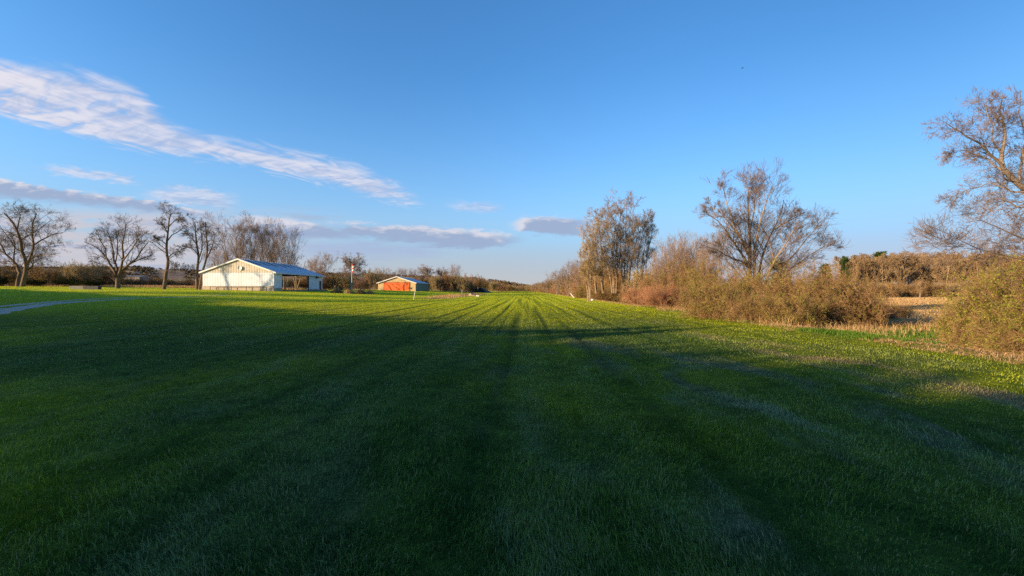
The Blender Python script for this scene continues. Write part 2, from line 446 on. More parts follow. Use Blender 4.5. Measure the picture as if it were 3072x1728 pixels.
gc, *_ = grass_colour(b, g.outputs['Position'], a.outputs['Fac'])
d_ = b.node('ShaderNodeBsdfDiffuse'); t_ = b.node('ShaderNodeBsdfTranslucent'); mx = b.node('ShaderNodeMixShader')
gl = b.node('ShaderNodeBsdfGlossy'); gl.inputs['Roughness'].default_value = 0.45; gl.inputs[0].default_value = (1, 1, 1, 1)
b.l.new(gc, d_.inputs[0]); b.l.new(gc, t_.inputs[0]); mx.inputs[0].default_value = 0.35
b.l.new(d_.outputs[0], mx.inputs[1]); b.l.new(t_.outputs[0], mx.inputs[2])
mx2 = b.node('ShaderNodeMixShader'); mx2.inputs[0].default_value = 0.0
b.l.new(mx.outputs[0], mx2.inputs[1]); b.l.new(gl.outputs[0], mx2.inputs[2])
o_ = b.node('ShaderNodeOutputMaterial'); b.l.new(mx2.outputs[0], o_.inputs[0])

# ground: turf on the strip and left of it, dry meadow and litter right of it
GROUND, b, bs = mat('ground')
g = b.node('ShaderNodeNewGeometry')
cst = b.node('ShaderNodeAttribute'); cst.attribute_name = 'tint'
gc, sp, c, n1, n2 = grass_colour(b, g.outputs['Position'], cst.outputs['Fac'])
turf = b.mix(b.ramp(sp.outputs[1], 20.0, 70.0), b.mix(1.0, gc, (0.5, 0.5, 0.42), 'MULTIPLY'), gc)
nm = b.noise(g.outputs['Position'], 0.35, 5, 0.65, 0.4)
nf = b.noise(g.outputs['Position'], 2.6, 4, 0.65)
dry = b.mix(b.ramp(nf, 0.3, 0.7), (0.27, 0.16, 0.075), (0.52, 0.34, 0.17))
dry = b.mix(b.ramp(nm, 0.52, 0.64), dry, (0.11, 0.17, 0.03))
litter = b.mix(b.ramp(nf, 0.3, 0.7), (0.17, 0.085, 0.045), (0.40, 0.22, 0.115))
y = sp.outputs[1]
litm = b.m('MULTIPLY', b.ramp(c, 15.5, 13.0), b.m('ADD', b.ramp(y, 14.0, 11.5), b.ramp(y, 17.0, 24.0)), clamp=True)
dry = b.mix(litm, dry, litter)
redge = b.m('ADD', 10.7, b.m('MULTIPLY', c0(n2), 1.2))
rm = b.ramp(b.m('SUBTRACT', c, redge), -0.1, 0.35)
col = b.mix(rm, turf, dry)
left_dry = b.m('MULTIPLY', b.ramp(y, 118.0, 124.0), b.ramp(sp.outputs[0], -58.0, -64.0))
taxi = b.m('MULTIPLY', b.ramp(b.m('ABSOLUTE', b.m('ADD', c, 17.5)), 3.6, 1.8), b.m('MULTIPLY', b.ramp(y, 82.0, 90.0), b.ramp(y, 175.0, 160.0)))
col = b.mix(b.m('MAXIMUM', left_dry, b.m('MULTIPLY', taxi, b.ramp(nm, 0.35, 0.55))), col, b.mix(nf, (0.30, 0.21, 0.11), (0.50, 0.36, 0.20)))
far_dry = b.m('MULTIPLY', b.ramp(y, 640.0, 700.0), 1.0)
col = b.mix(far_dry, col, (0.16, 0.12, 0.06))
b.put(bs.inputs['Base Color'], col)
bs.inputs['Roughness'].default_value = 0.95
bs.inputs['Specular IOR Level'].default_value = 0.05
bn = b.node('ShaderNodeBump'); bn.inputs['Strength'].default_value = 0.9; bn.inputs['Distance'].default_value = 0.12
b.put(bn.inputs['Height'], b.m('ADD', nf, b.noise(g.outputs['Position'], 9.0, 4, 0.6)))
b.l.new(bn.outputs[0], bs.inputs['Normal'])

# ------------------------------------------------------------------ ground sheet
cs = np.unique(np.concatenate([-np.geomspace(30, 5200, 46), np.arange(-30, 14, 0.13), np.geomspace(14, 5200, 50)]))
ysr = np.concatenate([-np.geomspace(4000, 3, 34), np.arange(-2.6, 2.2, 0.4), np.arange(2.2, 26, 0.16), np.geomspace(26, 120, 110), np.geomspace(122, 6000, 90)])
CG, YG = np.meshgrid(cs, ysr, indexing='ij')
XG = CG + ST * np.clip(YG, -200, 900)
ZG = ground(XG, YG)
idx = np.arange(CG.size).reshape(CG.shape)
Q = np.stack([idx[:-1, :-1], idx[1:, :-1], idx[1:, 1:], idx[:-1, 1:]], -1).reshape(-1, 4)
tag(obj('ground', np_mesh('ground', np.stack([XG, YG, ZG], -1).reshape(-1, 3), [Q], [GROUND], attr=(.5 - .6 * np.clip(rut(CG, YG), 0, 1)).ravel(), smooth=True)), kind='structure')

# ------------------------------------------------------------------ gravel track, two wheel lanes
GRAVEL = simple('gravel', (0.42, 0.34, 0.26), 0.95, 0.3, 5.0, bump=0.6)
def lane(pts_up, pts_lo, n=60):
    u0 = np.array(pts_up, float); l0 = np.array(pts_lo, float)
    tt = np.linspace(0, 1, n)
    A_, B_ = [], []
    for k, (src, dst) in enumerate(((u0, A_), (l0, B_))):
        w = np.array([hit(u, v) for u, v in src])
        s = np.linspace(0, 1, len(w))
        for t in tt:
            dst.append((np.interp(t, s, w[:, 0]), np.interp(t, s, w[:, 1])))
    V = []
    for t, a1, b1 in zip(tt, A_, B_):
        for q in range(5):
            x = a1[0] + (b1[0] - a1[0]) * q / 4; yv = a1[1] + (b1[1] - a1[1]) * q / 4
            ww = 0.05 * math.sin(t * 90 + q) if q in (0, 4) else 0
            x += ww; V.append((x, yv, float(ground(x, yv)) + (0.025 if 0 < q < 4 else 0.005)))
    i = np.arange(n * 5).reshape(n, 5)
    Q = np.stack([i[:-1, :-1], i[:-1, 1:], i[1:, 1:], i[1:, :-1]], -1).reshape(-1, 4)
    return np.array(V), Q, np.array(A_), np.array(B_)
LANES = []
VT, QT, off = [], [], 0
for up, lo in ((((-260, 946), (0, 917.5), (136, 906), (231, 898.8), (330, 894.5), (420, 891.5)), ((-260, 952), (0, 921.5), (136, 908.6), (231, 900.3), (330, 895.5), (420, 892.2))),
               (((-260, 955), (0, 926), (109, 912.8), (200, 906), (300, 900.2), (408, 895.2), (560, 889.6), (700, 885.4)), ((-260, 1000), (0, 945), (81, 928), (163, 914), (245, 906.4), (408, 896.4), (560, 890.4), (700, 885.9)))):
    v_, q_, a_, b_ = lane(up, lo)
    if np.mean(np.cross(v_[q_[:, 1]] - v_[q_[:, 0]], v_[q_[:, 2]] - v_[q_[:, 0]])[:, 2]) < 0: q_ = q_[:, ::-1]
    VT.append(v_); QT.append(q_ + off); off += len(v_); LANES.append((a_, b_))
tag(obj('track', np_mesh('track', np.concatenate(VT), [np.concatenate(QT)], [GRAVEL], smooth=True)), kind='structure')


# ------------------------------------------------------------------ blades of grass
def blades(rng, X, Y, Hh, Wd, lean=0.5, zoff=-0.01, dirs=None, curl=0.5):
    n = len(X)
    Z = ground(X, Y) + zoff
    th = rng.uniform(0, 2 * np.pi, n) if dirs is None else dirs
    ln = np.abs(rng.normal(0, 1, n)) * lean * Hh
    dX, dY = np.cos(th) * ln, np.sin(th) * ln
    fa = rng.uniform(0, np.pi, n)
    wx, wy = np.cos(fa) * Wd / 2, np.sin(fa) * Wd / 2
    P0 = np.stack([X - wx, Y - wy, Z], -1); P1 = np.stack([X + wx, Y + wy, Z], -1)
    mx_, my_ = X + dX * 0.35, Y + dY * 0.35
    hz = Hh * 0.62
    P2 = np.stack([mx_ + wx * .8, my_ + wy * .8, Z + hz], -1); P3 = np.stack([mx_ - wx * .8, my_ - wy * .8, Z + hz], -1)
    P4 = np.stack([X + dX, Y + dY, Z + Hh * np.clip(1 - curl * (ln / (Hh + 1e-6)) ** 2 * 0.5, 0.35, 1)], -1)
    V = np.stack([P0, P1, P2, P3, P4], 1).reshape(-1, 3)
    i = np.arange(n)[:, None] * 5
    Q = i + np.array([[0, 1, 2, 3]]); T = i + np.array([[3, 2, 4]])
    tint = np.repeat(rng.random(n), 5)
    return V, Q, T, tint
def sines(x, y, f, s):
    return (np.sin(x * f + s) * np.sin(y * f * 1.13 + 2 * s) + np.sin((x * .7 + y * .6) * f * 1.9 + s) * .6 + np.sin((x * .5 - y * .8) * f * 3.1 + 3 * s) * .4) / 2
rg = np.random.default_rng(11)
NG = 620000
dd = np.exp(rg.uniform(math.log(1.7), math.log(330), NG)); th = rg.uniform(R(-60), R(60), NG)
X, Y = dd * np.sin(th), dd * np.cos(th)
c = X - ST * Y
keep = c < edge_c(Y) + 0.3
for (a_, b_) in LANES:                       # none on the wheel lanes
    lo = np.minimum(a_[:, 0], b_[:, 0]).min()
    for k in range(len(a_) - 1):
        pc = (a_[k] + b_[k]) / 2; pw = np.hypot(*(a_[k] - b_[k])) / 2
        seg = np.hypot(*((a_[k + 1] + b_[k + 1]) / 2 - pc))
        near = np.hypot(X - pc[0], Y - pc[1]) < max(pw * 0.9, seg * 0.5)
        if pw > 0.25: keep &= ~(near & (rg.random(NG) < 0.97))
keep &= ~((rut(c, Y) > .55) & (rg.random(NG) < .35 + .45 * sst(8, 25, Y)))
keep &= ~((X > -65.5) & (X < -49.3) & (Y > 89.5) & (Y < 114))
keep &= ~((X > -60) & (X < -42) & (Y > 189.5) & (Y < 221))
X, Y, dd, c = X[keep], Y[keep], dd[keep], c[keep]
n = len(X)
cl = sines(X, Y, 1.7, 1.0)
rr = rut(c, Y)
patch = sines(X, Y, 0.45, 2.0)
Hh = (0.038 + 0.014 * np.clip(cl, -1, 1) + 0.014 * np.clip(sines(X, Y, 4.3, 0.7), -1, 1) + 0.010 * patch) * rg.uniform(0.6, 1.5, n) * (1 + 0.5 * (1 - sst(2, 9, dd))) * (1 - 0.35 * np.clip(rr, 0, 1))
tall = rg.random(n) < 0.012
Hh[tall] *= 1.9
Hh = np.clip(Hh, 0.018, 0.14) + 0.0002 * dd
Wd = (0.0035 + 0.00055 * dd) * rg.uniform(0.7, 1.3, n)
ldir = sines(X, Y, 0.9, 4.0) * 3 + rg.normal(0, 0.9, n)
V, Q, T, tn = blades(rg, X, Y, Hh, Wd, 0.75, dirs=ldir)
straws = tn > .965
mow = .16 * np.sin(c * 2.1 + np.sin(Y * .05)) + .12 * np.sin(c * 5.7 + 1.0) + .14 * sines(X, Y, .8, 5.0) + .10 * sines(X, Y, 3.1, 2.2)
tn = np.where(straws, tn, np.clip(tn * .93 * (1 - .95 * np.repeat(np.clip(rr, 0, 1), 5)) + np.repeat(mow, 5) - .38 * np.repeat(np.clip(rr, 0, 1), 5), -.8, .925))
m_ = np_mesh('grass', V, [Q, T], [GRASS], attr=tn)
tag(obj('grass', m_), 'short green mown grass with yellow and pale dry patches', 'grass', kind='stuff')

# rough growth right of the mown edge: straw, leaf litter and broad green weeds
def strip_points(rng, n, c0_, c1_, y0, y1, p=1.0):
    yy = np.exp(rng.uniform(math.log(y0), math.log(y1), n))
    cc = c0_ + (c1_ - c0_) * rng.random(n) ** p
    return cc + ST * yy + 0.0 * yy, yy, cc
X, Y, cc = strip_points(rg, 60000, 10.7, 17.5, 6.0, 150, 1.3)
ok = (cc > edge_c(Y) + 0.05) & ~((sines(X, Y, 0.5, 7.0) < -0.1) & (Y > 12) & (Y < 22))
X, Y = X[ok], Y[ok]
V, Q, T, tn = blades(rg, X, Y, rg.uniform(0.03, 0.12, len(X)), 0.006 + 0.00045 * Y, 3.5)
tag(obj('dry_grass', np_mesh('dry_grass', V, [Q, T], [STRAW], attr=tn)), 'tan dry grass lying along the foot of the hedge right of the mown field', 'dry grass', kind='stuff')
n_ = 95000; ym = 19 + 105 * rg.random(n_) ** .8; xm_ = 17 + rg.random(n_) * (ym * 1.25 - 6)
ok = (xm_ > ST * ym + 15.5)
xm_, ym = xm_[ok], ym[ok]
V, Q, T, tn = blades(rg, xm_, ym, rg.uniform(.06, .28, len(xm_)) * (1 + .5 * sines(xm_, ym, .3, 1.0)), .012 + .0007 * ym, .8)
tag(obj('meadow_grass', np_mesh('meadow_grass', V, [Q, T], [STRAW], attr=tn)), 'pale dry meadow grass in front of the wood on the right', 'dry grass', kind='stuff')
# taller reeds / stalks in the gap
gx = []
for (cx_, cy_, sr, k) in ((15.0, 19.6, 1.3, 1500), (13.4, 21.5, 1.2, 1300), (16.8, 23.0, 1.6, 1200), (12.3, 27, 1.2, 900), (12.5, 31.0, 1.6, 1300), (12.2, 36, 1.4, 900), (19.5, 22.5, 1.5, 700), (13.6, 16.2, .5, 120), (24.5, 33, 3.0, 900)):
    gx.append(np.stack([rg.normal(cx_, sr, k), rg.normal(cy_, sr * 0.8, k), np.full(k, 1.0)], -1))
gx = np.concatenate(gx); keep = (gx[:, 0] - ST * gx[:, 1]) > edge_c(gx[:, 1]) + 0.2; gx = gx[keep]
V, Q, T, tn = blades(rg, gx[:, 0], gx[:, 1], rg.uniform(0.15, 0.7, len(gx)) * rg.uniform(.5, 1, len(gx)), rg.uniform(0.008, 0.016, len(gx)), 1.0)
tag(obj('dry_stalks', np_mesh('dry_stalks', V, [Q, T], [STRAW], attr=tn)), 'upright and bent straw coloured stalks in the gap between the bushes', 'dry stalks', kind='stuff')
# broad green weeds
X, Y, cc = strip_points(rg, 90000, 10.8, 20.0, 7.0, 40, 1.3)
ok = (sines(X, Y, 0.7, 3.0) + 0.4 * sines(X, Y, 2.4, 1.0) > -0.12 + 0.3 * (Y < 11)) & (cc > edge_c(Y)) & (Y > 8)
X, Y = X[ok], Y[ok]
V, Q, T, tn = blades(rg, X, Y, rg.uniform(0.06, 0.16, len(X)), rg.uniform(0.012, 0.03, len(X)), 0.9)
tag(obj('green_weeds', np_mesh('green_weeds', V, [Q, T], [leafy('weed_leaves', [(0.3, (0.05, 0.12, 0.015)), (0.7, (0.16, 0.24, 0.035))], 1.2, 0.3)], attr=tn)),
    'bright green weeds between the mown field and the dry growth', 'weeds', kind='stuff')


# ------------------------------------------------------------------ plants
def grow(rng, P, Rr, Ln, n, t0, t1, lf, ang, K, wig, up, rf, rmin, bias=1.0, out=None, flat=0.0):
    N, Kp, _ = P.shape
    ix = np.repeat(np.arange(N), n)
    t = t0 + (t1 - t0) * rng.random(len(ix)) ** bias
    s = t * (Kp - 1); i0 = np.clip(s.astype(int), 0, Kp - 2); f = (s - i0)[:, None]
    pos = P[ix, i0] * (1 - f) + P[ix, i0 + 1] * f
    tan = norm(P[ix, i0 + 1] - P[ix, i0])
    rp = Rr[ix, i0] * (1 - f[:, 0]) + Rr[ix, i0 + 1] * f[:, 0]
    rnd = rng.normal(0, 1, (len(ix), 3)); rnd[:, 2] *= (1 - flat)
    perp = norm(rnd - (rnd * tan).sum(1, keepdims=True) * tan)
    an = R(ang) * rng.uniform(0.65, 1.35, len(ix))[:, None]
    d = norm(tan * np.cos(an) + perp * np.sin(an))
    L = Ln[ix] * lf * rng.uniform(0.6, 1.25, len(ix)) * (1.15 - 0.55 * t)
    pts = [pos]; p = pos
    for k in range(K - 1):
        d = norm(d + rng.normal(0, wig, d.shape) + np.array([0, 0, up]))
        p = p + d * (L / (K - 1))[:, None]; pts.append(p)
    P2 = np.stack(pts, 1)
    r0 = np.maximum(np.minimum(rp * rf, rp), rmin)
    r2 = r0[:, None] * np.linspace(1, 0.35, K)[None]
    return P2, np.maximum(r2, rmin * 0.6), L
def leaves(rng, P, n, size, spread=0.0):
    N, Kp, _ = P.shape
    want = n; n = int(n * 1.8)
    i = rng.integers(0, N, n); t = rng.random(n) ** 0.6 * (Kp - 1); k = np.clip(t.astype(int), 0, Kp - 2); f = (t - k)[:, None]
    p = P[i, k] * (1 - f) + P[i, k + 1] * f + rng.normal(0, spread + 1e-6, (n, 3))
    cl_ = np.sin(p[:, 0] * 2.3 + 1) * np.sin(p[:, 1] * 2.1) + np.sin(p[:, 2] * 2.9 + p[:, 0] * 1.3) * .8 + np.sin(p[:, 0] * 6 + p[:, 2] * 5) * .3 + rng.normal(0, .35, n)
    p = p[np.argsort(-cl_)[:want]]; n = want
    a = norm(rng.normal(0, 1, (n, 3))); b_ = norm(np.cross(a, rng.normal(0, 1, (n, 3))))
    s = size * rng.uniform(0.5, 1.4, n)[:, None]
    V = np.stack([p - a * s, p + b_ * s * .45, p + a * s, p - b_ * s * .45], 1).reshape(-1, 3)
    Q = np.arange(4 * n).reshape(n, 4)
    return V, Q
def make_parts(rng, thick, thin, nleaf, lsize, lspread=0.0):
    V, Qs, off = [], [], 0
    for P, r, s in thick:
        v, q = tubes(P, r, s); V.append(v); Qs.append(q + off); off += len(v)
    thickm = (np.concatenate(V), np.concatenate(Qs))
    V, Qs, M, tn, off = [], [], [], [], 0
    for P, r, s in thin:
        v, q = tubes(P, r, s); V.append(v); Qs.append(q + off); M.append(np.zeros(len(q))); off += len(v)
        tn.append(np.repeat(rng.random(len(P)), P.shape[1] * s))
    if nleaf:
        v, q = leaves(rng, thin[-1][0], nleaf, lsize, lspread); V.append(v); Qs.append(q + off); M.append(np.ones(len(q))); off += len(v)
        tn.append(np.repeat(rng.random(nleaf), 4))
    return thickm, (np.concatenate(V), np.concatenate(Qs), np.concatenate(M), np.concatenate(tn))
def trunk_lines(rng, n, H, length, spread, wig, up, K=9, r=0.02, base=0.05):
    P, Rr = [], []
    for i in range(n):
        a = rng.uniform(0, 2 * np.pi) if n == 1 else 2 * np.pi * (i + rng.uniform(-.25, .25)) / n
        sp = R(spread) * rng.uniform(0.5, 1.2)
        d = np.array([math.cos(a) * math.sin(sp), math.sin(a) * math.sin(sp), math.cos(sp)])
        p = np.array([math.cos(a), math.sin(a), 0]) * base * (n > 1) + np.array([0, 0, -0.15])
        pts = [p]
        for k in range(K - 1):
            pts.append(pts[-1] + d * H * length / (K - 1))
            d = d + rng.normal(0, wig, 3) * np.array([1, 1, .3]); d[2] += up; d = d / np.linalg.norm(d)
        P.append(pts); Rr.append(H * r * np.linspace(1, 0.4, K) * (1 + 0.5 * np.exp(-np.arange(K) * 2.0)))
    return np.array(P), np.array(Rr)
def gen_tree(seed, H, trunks=1, length=.7, spread=4, twig=0.03, r=0.016, L1=(9, .3, 1, .5, 42, .06), sub=((7, .45, 40), (7, .45, 38), (5, .5, 36)),
             wig=.12, up=.05, rmin=.012, buds=0, bsize=.06, K=6, base=.1, tw=None, lines=None, twg=.03):
    rng = np.random.default_rng(seed)
    if lines is None:
        P0, R0 = trunk_lines(rng, trunks, H, length, spread, twg, 0.02, r=r, base=base)
    else:
        P0, R0 = lines
    Ln = np.full(len(P0), H)
    n, t0, t1, lf, ang, u1 = L1
    P1, R1, Ln1 = grow(rng, P0, R0, Ln, n, t0, t1, lf, ang, 8, wig * .8, u1, .5, rmin, 1.0)
    thick = [(P0, R0, 10), (P1, R1, 6)]; thin = []
    P, Rr, L = P1, R1, Ln1
    for j, (k, lf, ang) in enumerate(sub):
        P, Rr, L = grow(rng, P, Rr, L, k, .12, 1, lf, ang, K if j < 2 else 4, wig, up, .5, rmin, .85)
        thin.append((P, Rr, 3 if j else 4))
    return make_parts(rng, thick, thin, buds, bsize, 0.02)
def norm_parts(parts, H, Wd=None):
    """scale so that the plant stands H tall and Wd wide"""
    V = np.concatenate([parts[0][0], parts[1][0]])
    z = np.percentile(V[:, 2], 99.7); w = max(np.percentile(V[:, 0], 99.5) - np.percentile(V[:, 0], .5), 0.1)
    w2 = max(np.percentile(V[:, 1], 99.5) - np.percentile(V[:, 1], .5), 0.1)
    s = np.array([1, 1, 1.0]) * H / z
    if Wd: s[0] = Wd / w; s[1] = Wd / w2
    parts[0][0][:] = parts[0][0] * s; parts[1][0][:] = parts[1][0] * s
    return parts
def make_plant(name, parts, tm, cm, lm=None, names=('trunk', 'crown')):
    r = empty(name, (0, 0, 0))
    obj(names[0], np_mesh(names[0], parts[0][0], [parts[0][1]], [tm], smooth=True), r)
    obj(names[1], np_mesh(names[1], parts[1][0], [parts[1][1]], [cm] + ([lm] if lm else []), midx=parts[1][2] if lm else None, attr=parts[1][3]), r)
    r['used'] = 0
    return r
def copy_plant(src, name=None):
    r = src.copy(); COL.objects.link(r)
    if name: r.name = name
    for ch in list(src.children):
        c_ = ch.copy(); COL.objects.link(c_); c_.parent = r
    return r
def place(src, x, y, label, cat, group=None, s=(1, 1, 1), rz=0.0, z=None, name=None):
    if src.get('used'): o = copy_plant(src, name)
    else:
        o = src
        if name: o.name = name
    src['used'] = 1
    o.location = (x, y, (gz(x, y) if z is None else z)); o.scale = s; o.rotation_euler = (0, 0, rz)
    tag(o, label, cat, group)
    if group is None and 'group' in o: del o['group']
    return o
def shrub_parts(seed, H, Wd, stems=40, sub=((9, .5, 42), (8, .5, 45), (4, .5, 45)), rmin=.008, leaf=4000, lsize=.03, up=.03, spread=50, K=6, r=.012, wig=.2, t0=.1):
    rng = np.random.default_rng(seed)
    P0, R0 = [], []
    for i in range(stems):
        a = rng.uniform(0, 2 * np.pi); sp = R(spread) * rng.random() ** .7
        d = np.array([math.cos(a) * math.sin(sp), math.sin(a) * math.sin(sp), math.cos(sp)])
        rad = Wd * .22 * math.sqrt(rng.random())
        p = np.array([math.cos(a) * rad, math.sin(a) * rad, -.05])
        L = H * rng.uniform(.55, 1.0) * (1.4 if rng.random() < .12 else 1)
        pts = [p]
        for k in range(5):
            pts.append(pts[-1] + d * L / 5); d = d + rng.normal(0, .13, 3); d[2] -= .05; d = d / np.linalg.norm(d)
        P0.append(pts); R0.append(r * H * .4 * np.linspace(1, .4, 6))
    P0 = np.array(P0); R0 = np.array(R0); L = np.full(stems, H)
    thin = []; P, Rr = P0, R0
    for j, (k, lf, ang) in enumerate(sub):
        P, Rr, L = grow(rng, P, Rr, L, k, t0, 1, lf, ang, K if j == 0 else 4, wig, up, .6, rmin)
        thin.append((P, Rr, 3))
    parts = make_parts(rng, [(P0, R0, 5)], thin, leaf, lsize, .04)
    return norm_parts(parts, H, Wd)
def needle_parts(seed, H, Wd, n=2600, size=.3, z0=.12, shape='cone'):
    rng = np.random.default_rng(seed)
    P0, R0 = trunk_lines(rng, 1, H, .95, 2, .01, .01, r=.014)
    tips = []
    nb = 90
    P, Rr = [], []
    for i in range(nb):
        t = z0 + (1 - z0) * (i + rng.random()) / nb
        rad = Wd / 2 * ((1 - t) ** .8 if shape == 'cone' else math.sqrt(max(0.03, 1 - ((t - .6) / .44) ** 2))) * rng.uniform(.65, 1.1)
        a = rng.uniform(0, 6.283)
        p0 = np.array([0, 0, H * t * .95]); d = np.array([math.cos(a), math.sin(a), rng.uniform(-.1, .45)])
        P.append([p0 + d * rad * k / 4 + np.array([0, 0, -.06 * rad * (k / 4) ** 2]) for k in range(5)])
        Rr.append(np.linspace(.06, .015, 5))
    P = np.array(P); Rr = np.array(Rr)
    i = rng.integers(0, nb, n); t = rng.random(n) ** .6
    p = P[i, 0] * (1 - t[:, None]) + P[i, 4] * t[:, None] + rng.normal(0, size * .55, (n, 3))
    a = norm(rng.normal(0, 1, (n, 3))); b_ = norm(np.cross(a, rng.normal(0, 1, (n, 3))))
    s = size * rng.uniform(.4, 1.2, n)[:, None]
    V = np.stack([p - a * s, p + b_ * s * .35, p + a * s, p - b_ * s * .35], 1).reshape(-1, 3)
    v0, q0 = tubes(P0, R0, 8); v1, q1 = tubes(P, Rr, 4)
    Qn = np.arange(4 * n).reshape(n, 4)
    return (np.concatenate([v0, v1]), np.concatenate([q0, q1 + len(v0)])), (V, Qn, np.zeros(n), np.repeat(rng.random(n), 4))

# ================================================================== LEFT: trees by the big shed
def tree_at(src, u, d, v_top, label, width=None, cat='tree', group=None, rz=0.0, name=None, h0=None, w0=None, z=None, v_base=None):
    """stand a copy of a prototype (h0 tall, w0 wide) at picture column u, depth d, its top at row v_top"""
    x = px(u, d); zg = gz(x, d) if z is None else z
    Hh = pz(v_top, d) - zg
    sz = Hh / h0
    sx = (width / F * d) / w0 if width else sz
    return place(src, x, d, label, cat, group, (sx, sx, sz), rz, zg, name)
def size_of(parts):
    V = np.concatenate([parts[0][0], parts[1][0]])
    return (float(np.percentile(V[:, 2], 99.8)), float(np.percentile(V[:, 0], 99.3) - np.percentile(V[:, 0], .7)))

# two crooked trees at the far left, drawn limb by limb
def drawn_tree(name, d, limbs, seed, bark, twig, bud, sub, buds, bsize, L1, rmin=.014, wob=.8, r_end=.4, rs=1.0, label='', cat='tree', K=5, wig=.13, up=.04):
    rng = np.random.default_rng(seed)
    P0, R0 = [], []
    x0, y0, z0 = limbs[0][0][0][0], d, 0
    ox, oy = px(limbs[0][0][0][0], d), d
    oz = gz(ox, oy)
    for pts, r0, r1, dy0, dy1 in limbs:
        pts = np.array(pts, float)
        s = np.concatenate([[0], np.cumsum(np.hypot(*np.diff(pts, axis=0).T))]); s /= s[-1]
        tt = np.linspace(0, 1, 12)
        u = np.interp(tt, s, pts[:, 0]); v = np.interp(tt, s, pts[:, 1])
        dep = d + np.linspace(dy0, dy1, 12)
        xyz = np.stack([(u - 1536) / F * dep - ox, dep - oy, EYE + (HOR - v) / F * dep - oz], -1)
        xyz[1:-1] += rng.normal(0, .02 * wob, (10, 3))
        P0.append(xyz); R0.append(np.linspace(r0, r1, 12))
    P0 = np.array(P0); R0 = np.array(R0) * rs
    Ln = np.linalg.norm(np.diff(P0, axis=1), axis=2).sum(1)
    n, t0, lf, ang = L1
    for q_ in range(len(P0)):
        if P0[q_, 0, 2] < 1.1: P0[q_, 0, 2] = -.25
    P, Rr, L = grow(rng, P0, R0, np.maximum(Ln, Ln.max() * .45), n, t0, 1, lf, ang, 7, wig, up, .38, rmin)
    Rr = np.minimum(Rr, R0.max() * .22)
    thick = [(P0, R0, 10), (P, Rr, 5)]; thin = []
    for j, (k, lf, ang) in enumerate(sub):
        P, Rr, L = grow(rng, P, Rr, L, k, .1, 1, lf, ang, K if j == 0 else 4, wig, up, .5, rmin, .85)
        thin.append((P, Rr, 3))
    r = make_plant(name, make_parts(rng, thick, thin, buds, bsize, .02), bark, twig, bud)
    r.location = (ox, oy, oz)
    tag(r, label, cat); r['used'] = 1
    return r
drawn_tree('locust_tree', 88, [
    ([(66, 860), (72, 835), (80, 805), (76, 782), (64, 750), (60, 722), (50, 690), (36, 665), (12, 640)], .40, .12, 0, -2),
    ([(78, 800), (92, 770), (101, 735), (95, 700), (96, 672), (108, 640)], .24, .08, 0, 1.5),
    ([(101, 735), (120, 722), (140, 712), (160, 702), (188, 698)], .15, .05, 0, 1),
    ([(82, 795), (100, 768), (130, 765), (160, 762)], .14, .05, 0, -1.5),
    ([(80, 812), (96, 800), (101, 785), (98, 776)], .16, .07, 0, 0),
    ([(60, 722), (74, 712), (84, 705)], .12, .05, 0, 2),
    ([(50, 690), (55, 668), (60, 645), (52, 625)], .13, .04, -1, -2)],
    21, BARK, TWIG_M, BUD_G, ((5, .7, 46), (5, .7, 44), (4, .7, 44)), 3000, .035, (9, .25, .42, 52), label='crooked bare tree with twisting limbs, rightmost trunk of the pair at the far left', wig=.17)
drawn_tree('locust_tree', 89.5, [
    ([(52, 858), (58, 820), (50, 796), (34, 778), (16, 762), (-8, 746)], .34, .12, 0, 1),
    ([(40, 786), (42, 760), (44, 735), (38, 712)], .16, .05, 0, 1),
    ([(16, 762), (6, 740), (-14, 715), (-30, 680)], .16, .05, 0, 1),
    ([(-8, 746), (-26, 744), (-50, 735)], .13, .05, 0, -1)],
    22, BARK, TWIG_M, BUD_G, ((6, .7, 46), (6, .7, 44), (4, .7, 44)), 2000, .035, (9, .2, .5, 52), label='lower bare tree leaning out of the frame behind the crooked tree', wig=.17)
# round crowned tree
drawn_tree('spreading_tree', 90, [
    ([(353, 862), (353, 845), (355, 828)], .42, .36, 0, 0),
    ([(352, 832), (342, 812), (328, 790), (318, 772), (300, 750), (275, 735)], .26, .06, 0, -1),
    ([(354, 828), (350, 805), (342, 780), (338, 745), (330, 715), (322, 695)], .24, .06, 0, 3),
    ([(356, 826), (364, 800), (370, 770), (366, 735), (372, 705), (378, 672)], .26, .06, 0, -3),
    ([(357, 830), (368, 808), (390, 790), (412, 774), (424, 750), (445, 725)], .25, .06, 0, 1),
    ([(318, 772), (316, 745), (300, 722), (292, 700)], .13, .05, -1, -3),
    ([(370, 780), (392, 752), (408, 728), (415, 700)], .15, .05, -1, -4),
    ([(392, 790), (420, 778), (455, 765)], .13, .05, 1, 3),
    ([(348, 822), (330, 802), (306, 792), (285, 786)], .13, .05, 0, 3),
    ([(345, 790), (352, 760), (352, 722), (345, 690)], .13, .05, 0, 4)],
    23, BARK, TWIG_D, BUD_P, ((5, .7, 36), (4, .7, 36), (4, .7, 36)), 1200, .03, (9, .25, .37, 38), label='broad bare tree with a short trunk and a rounded fan of limbs', up=.05)
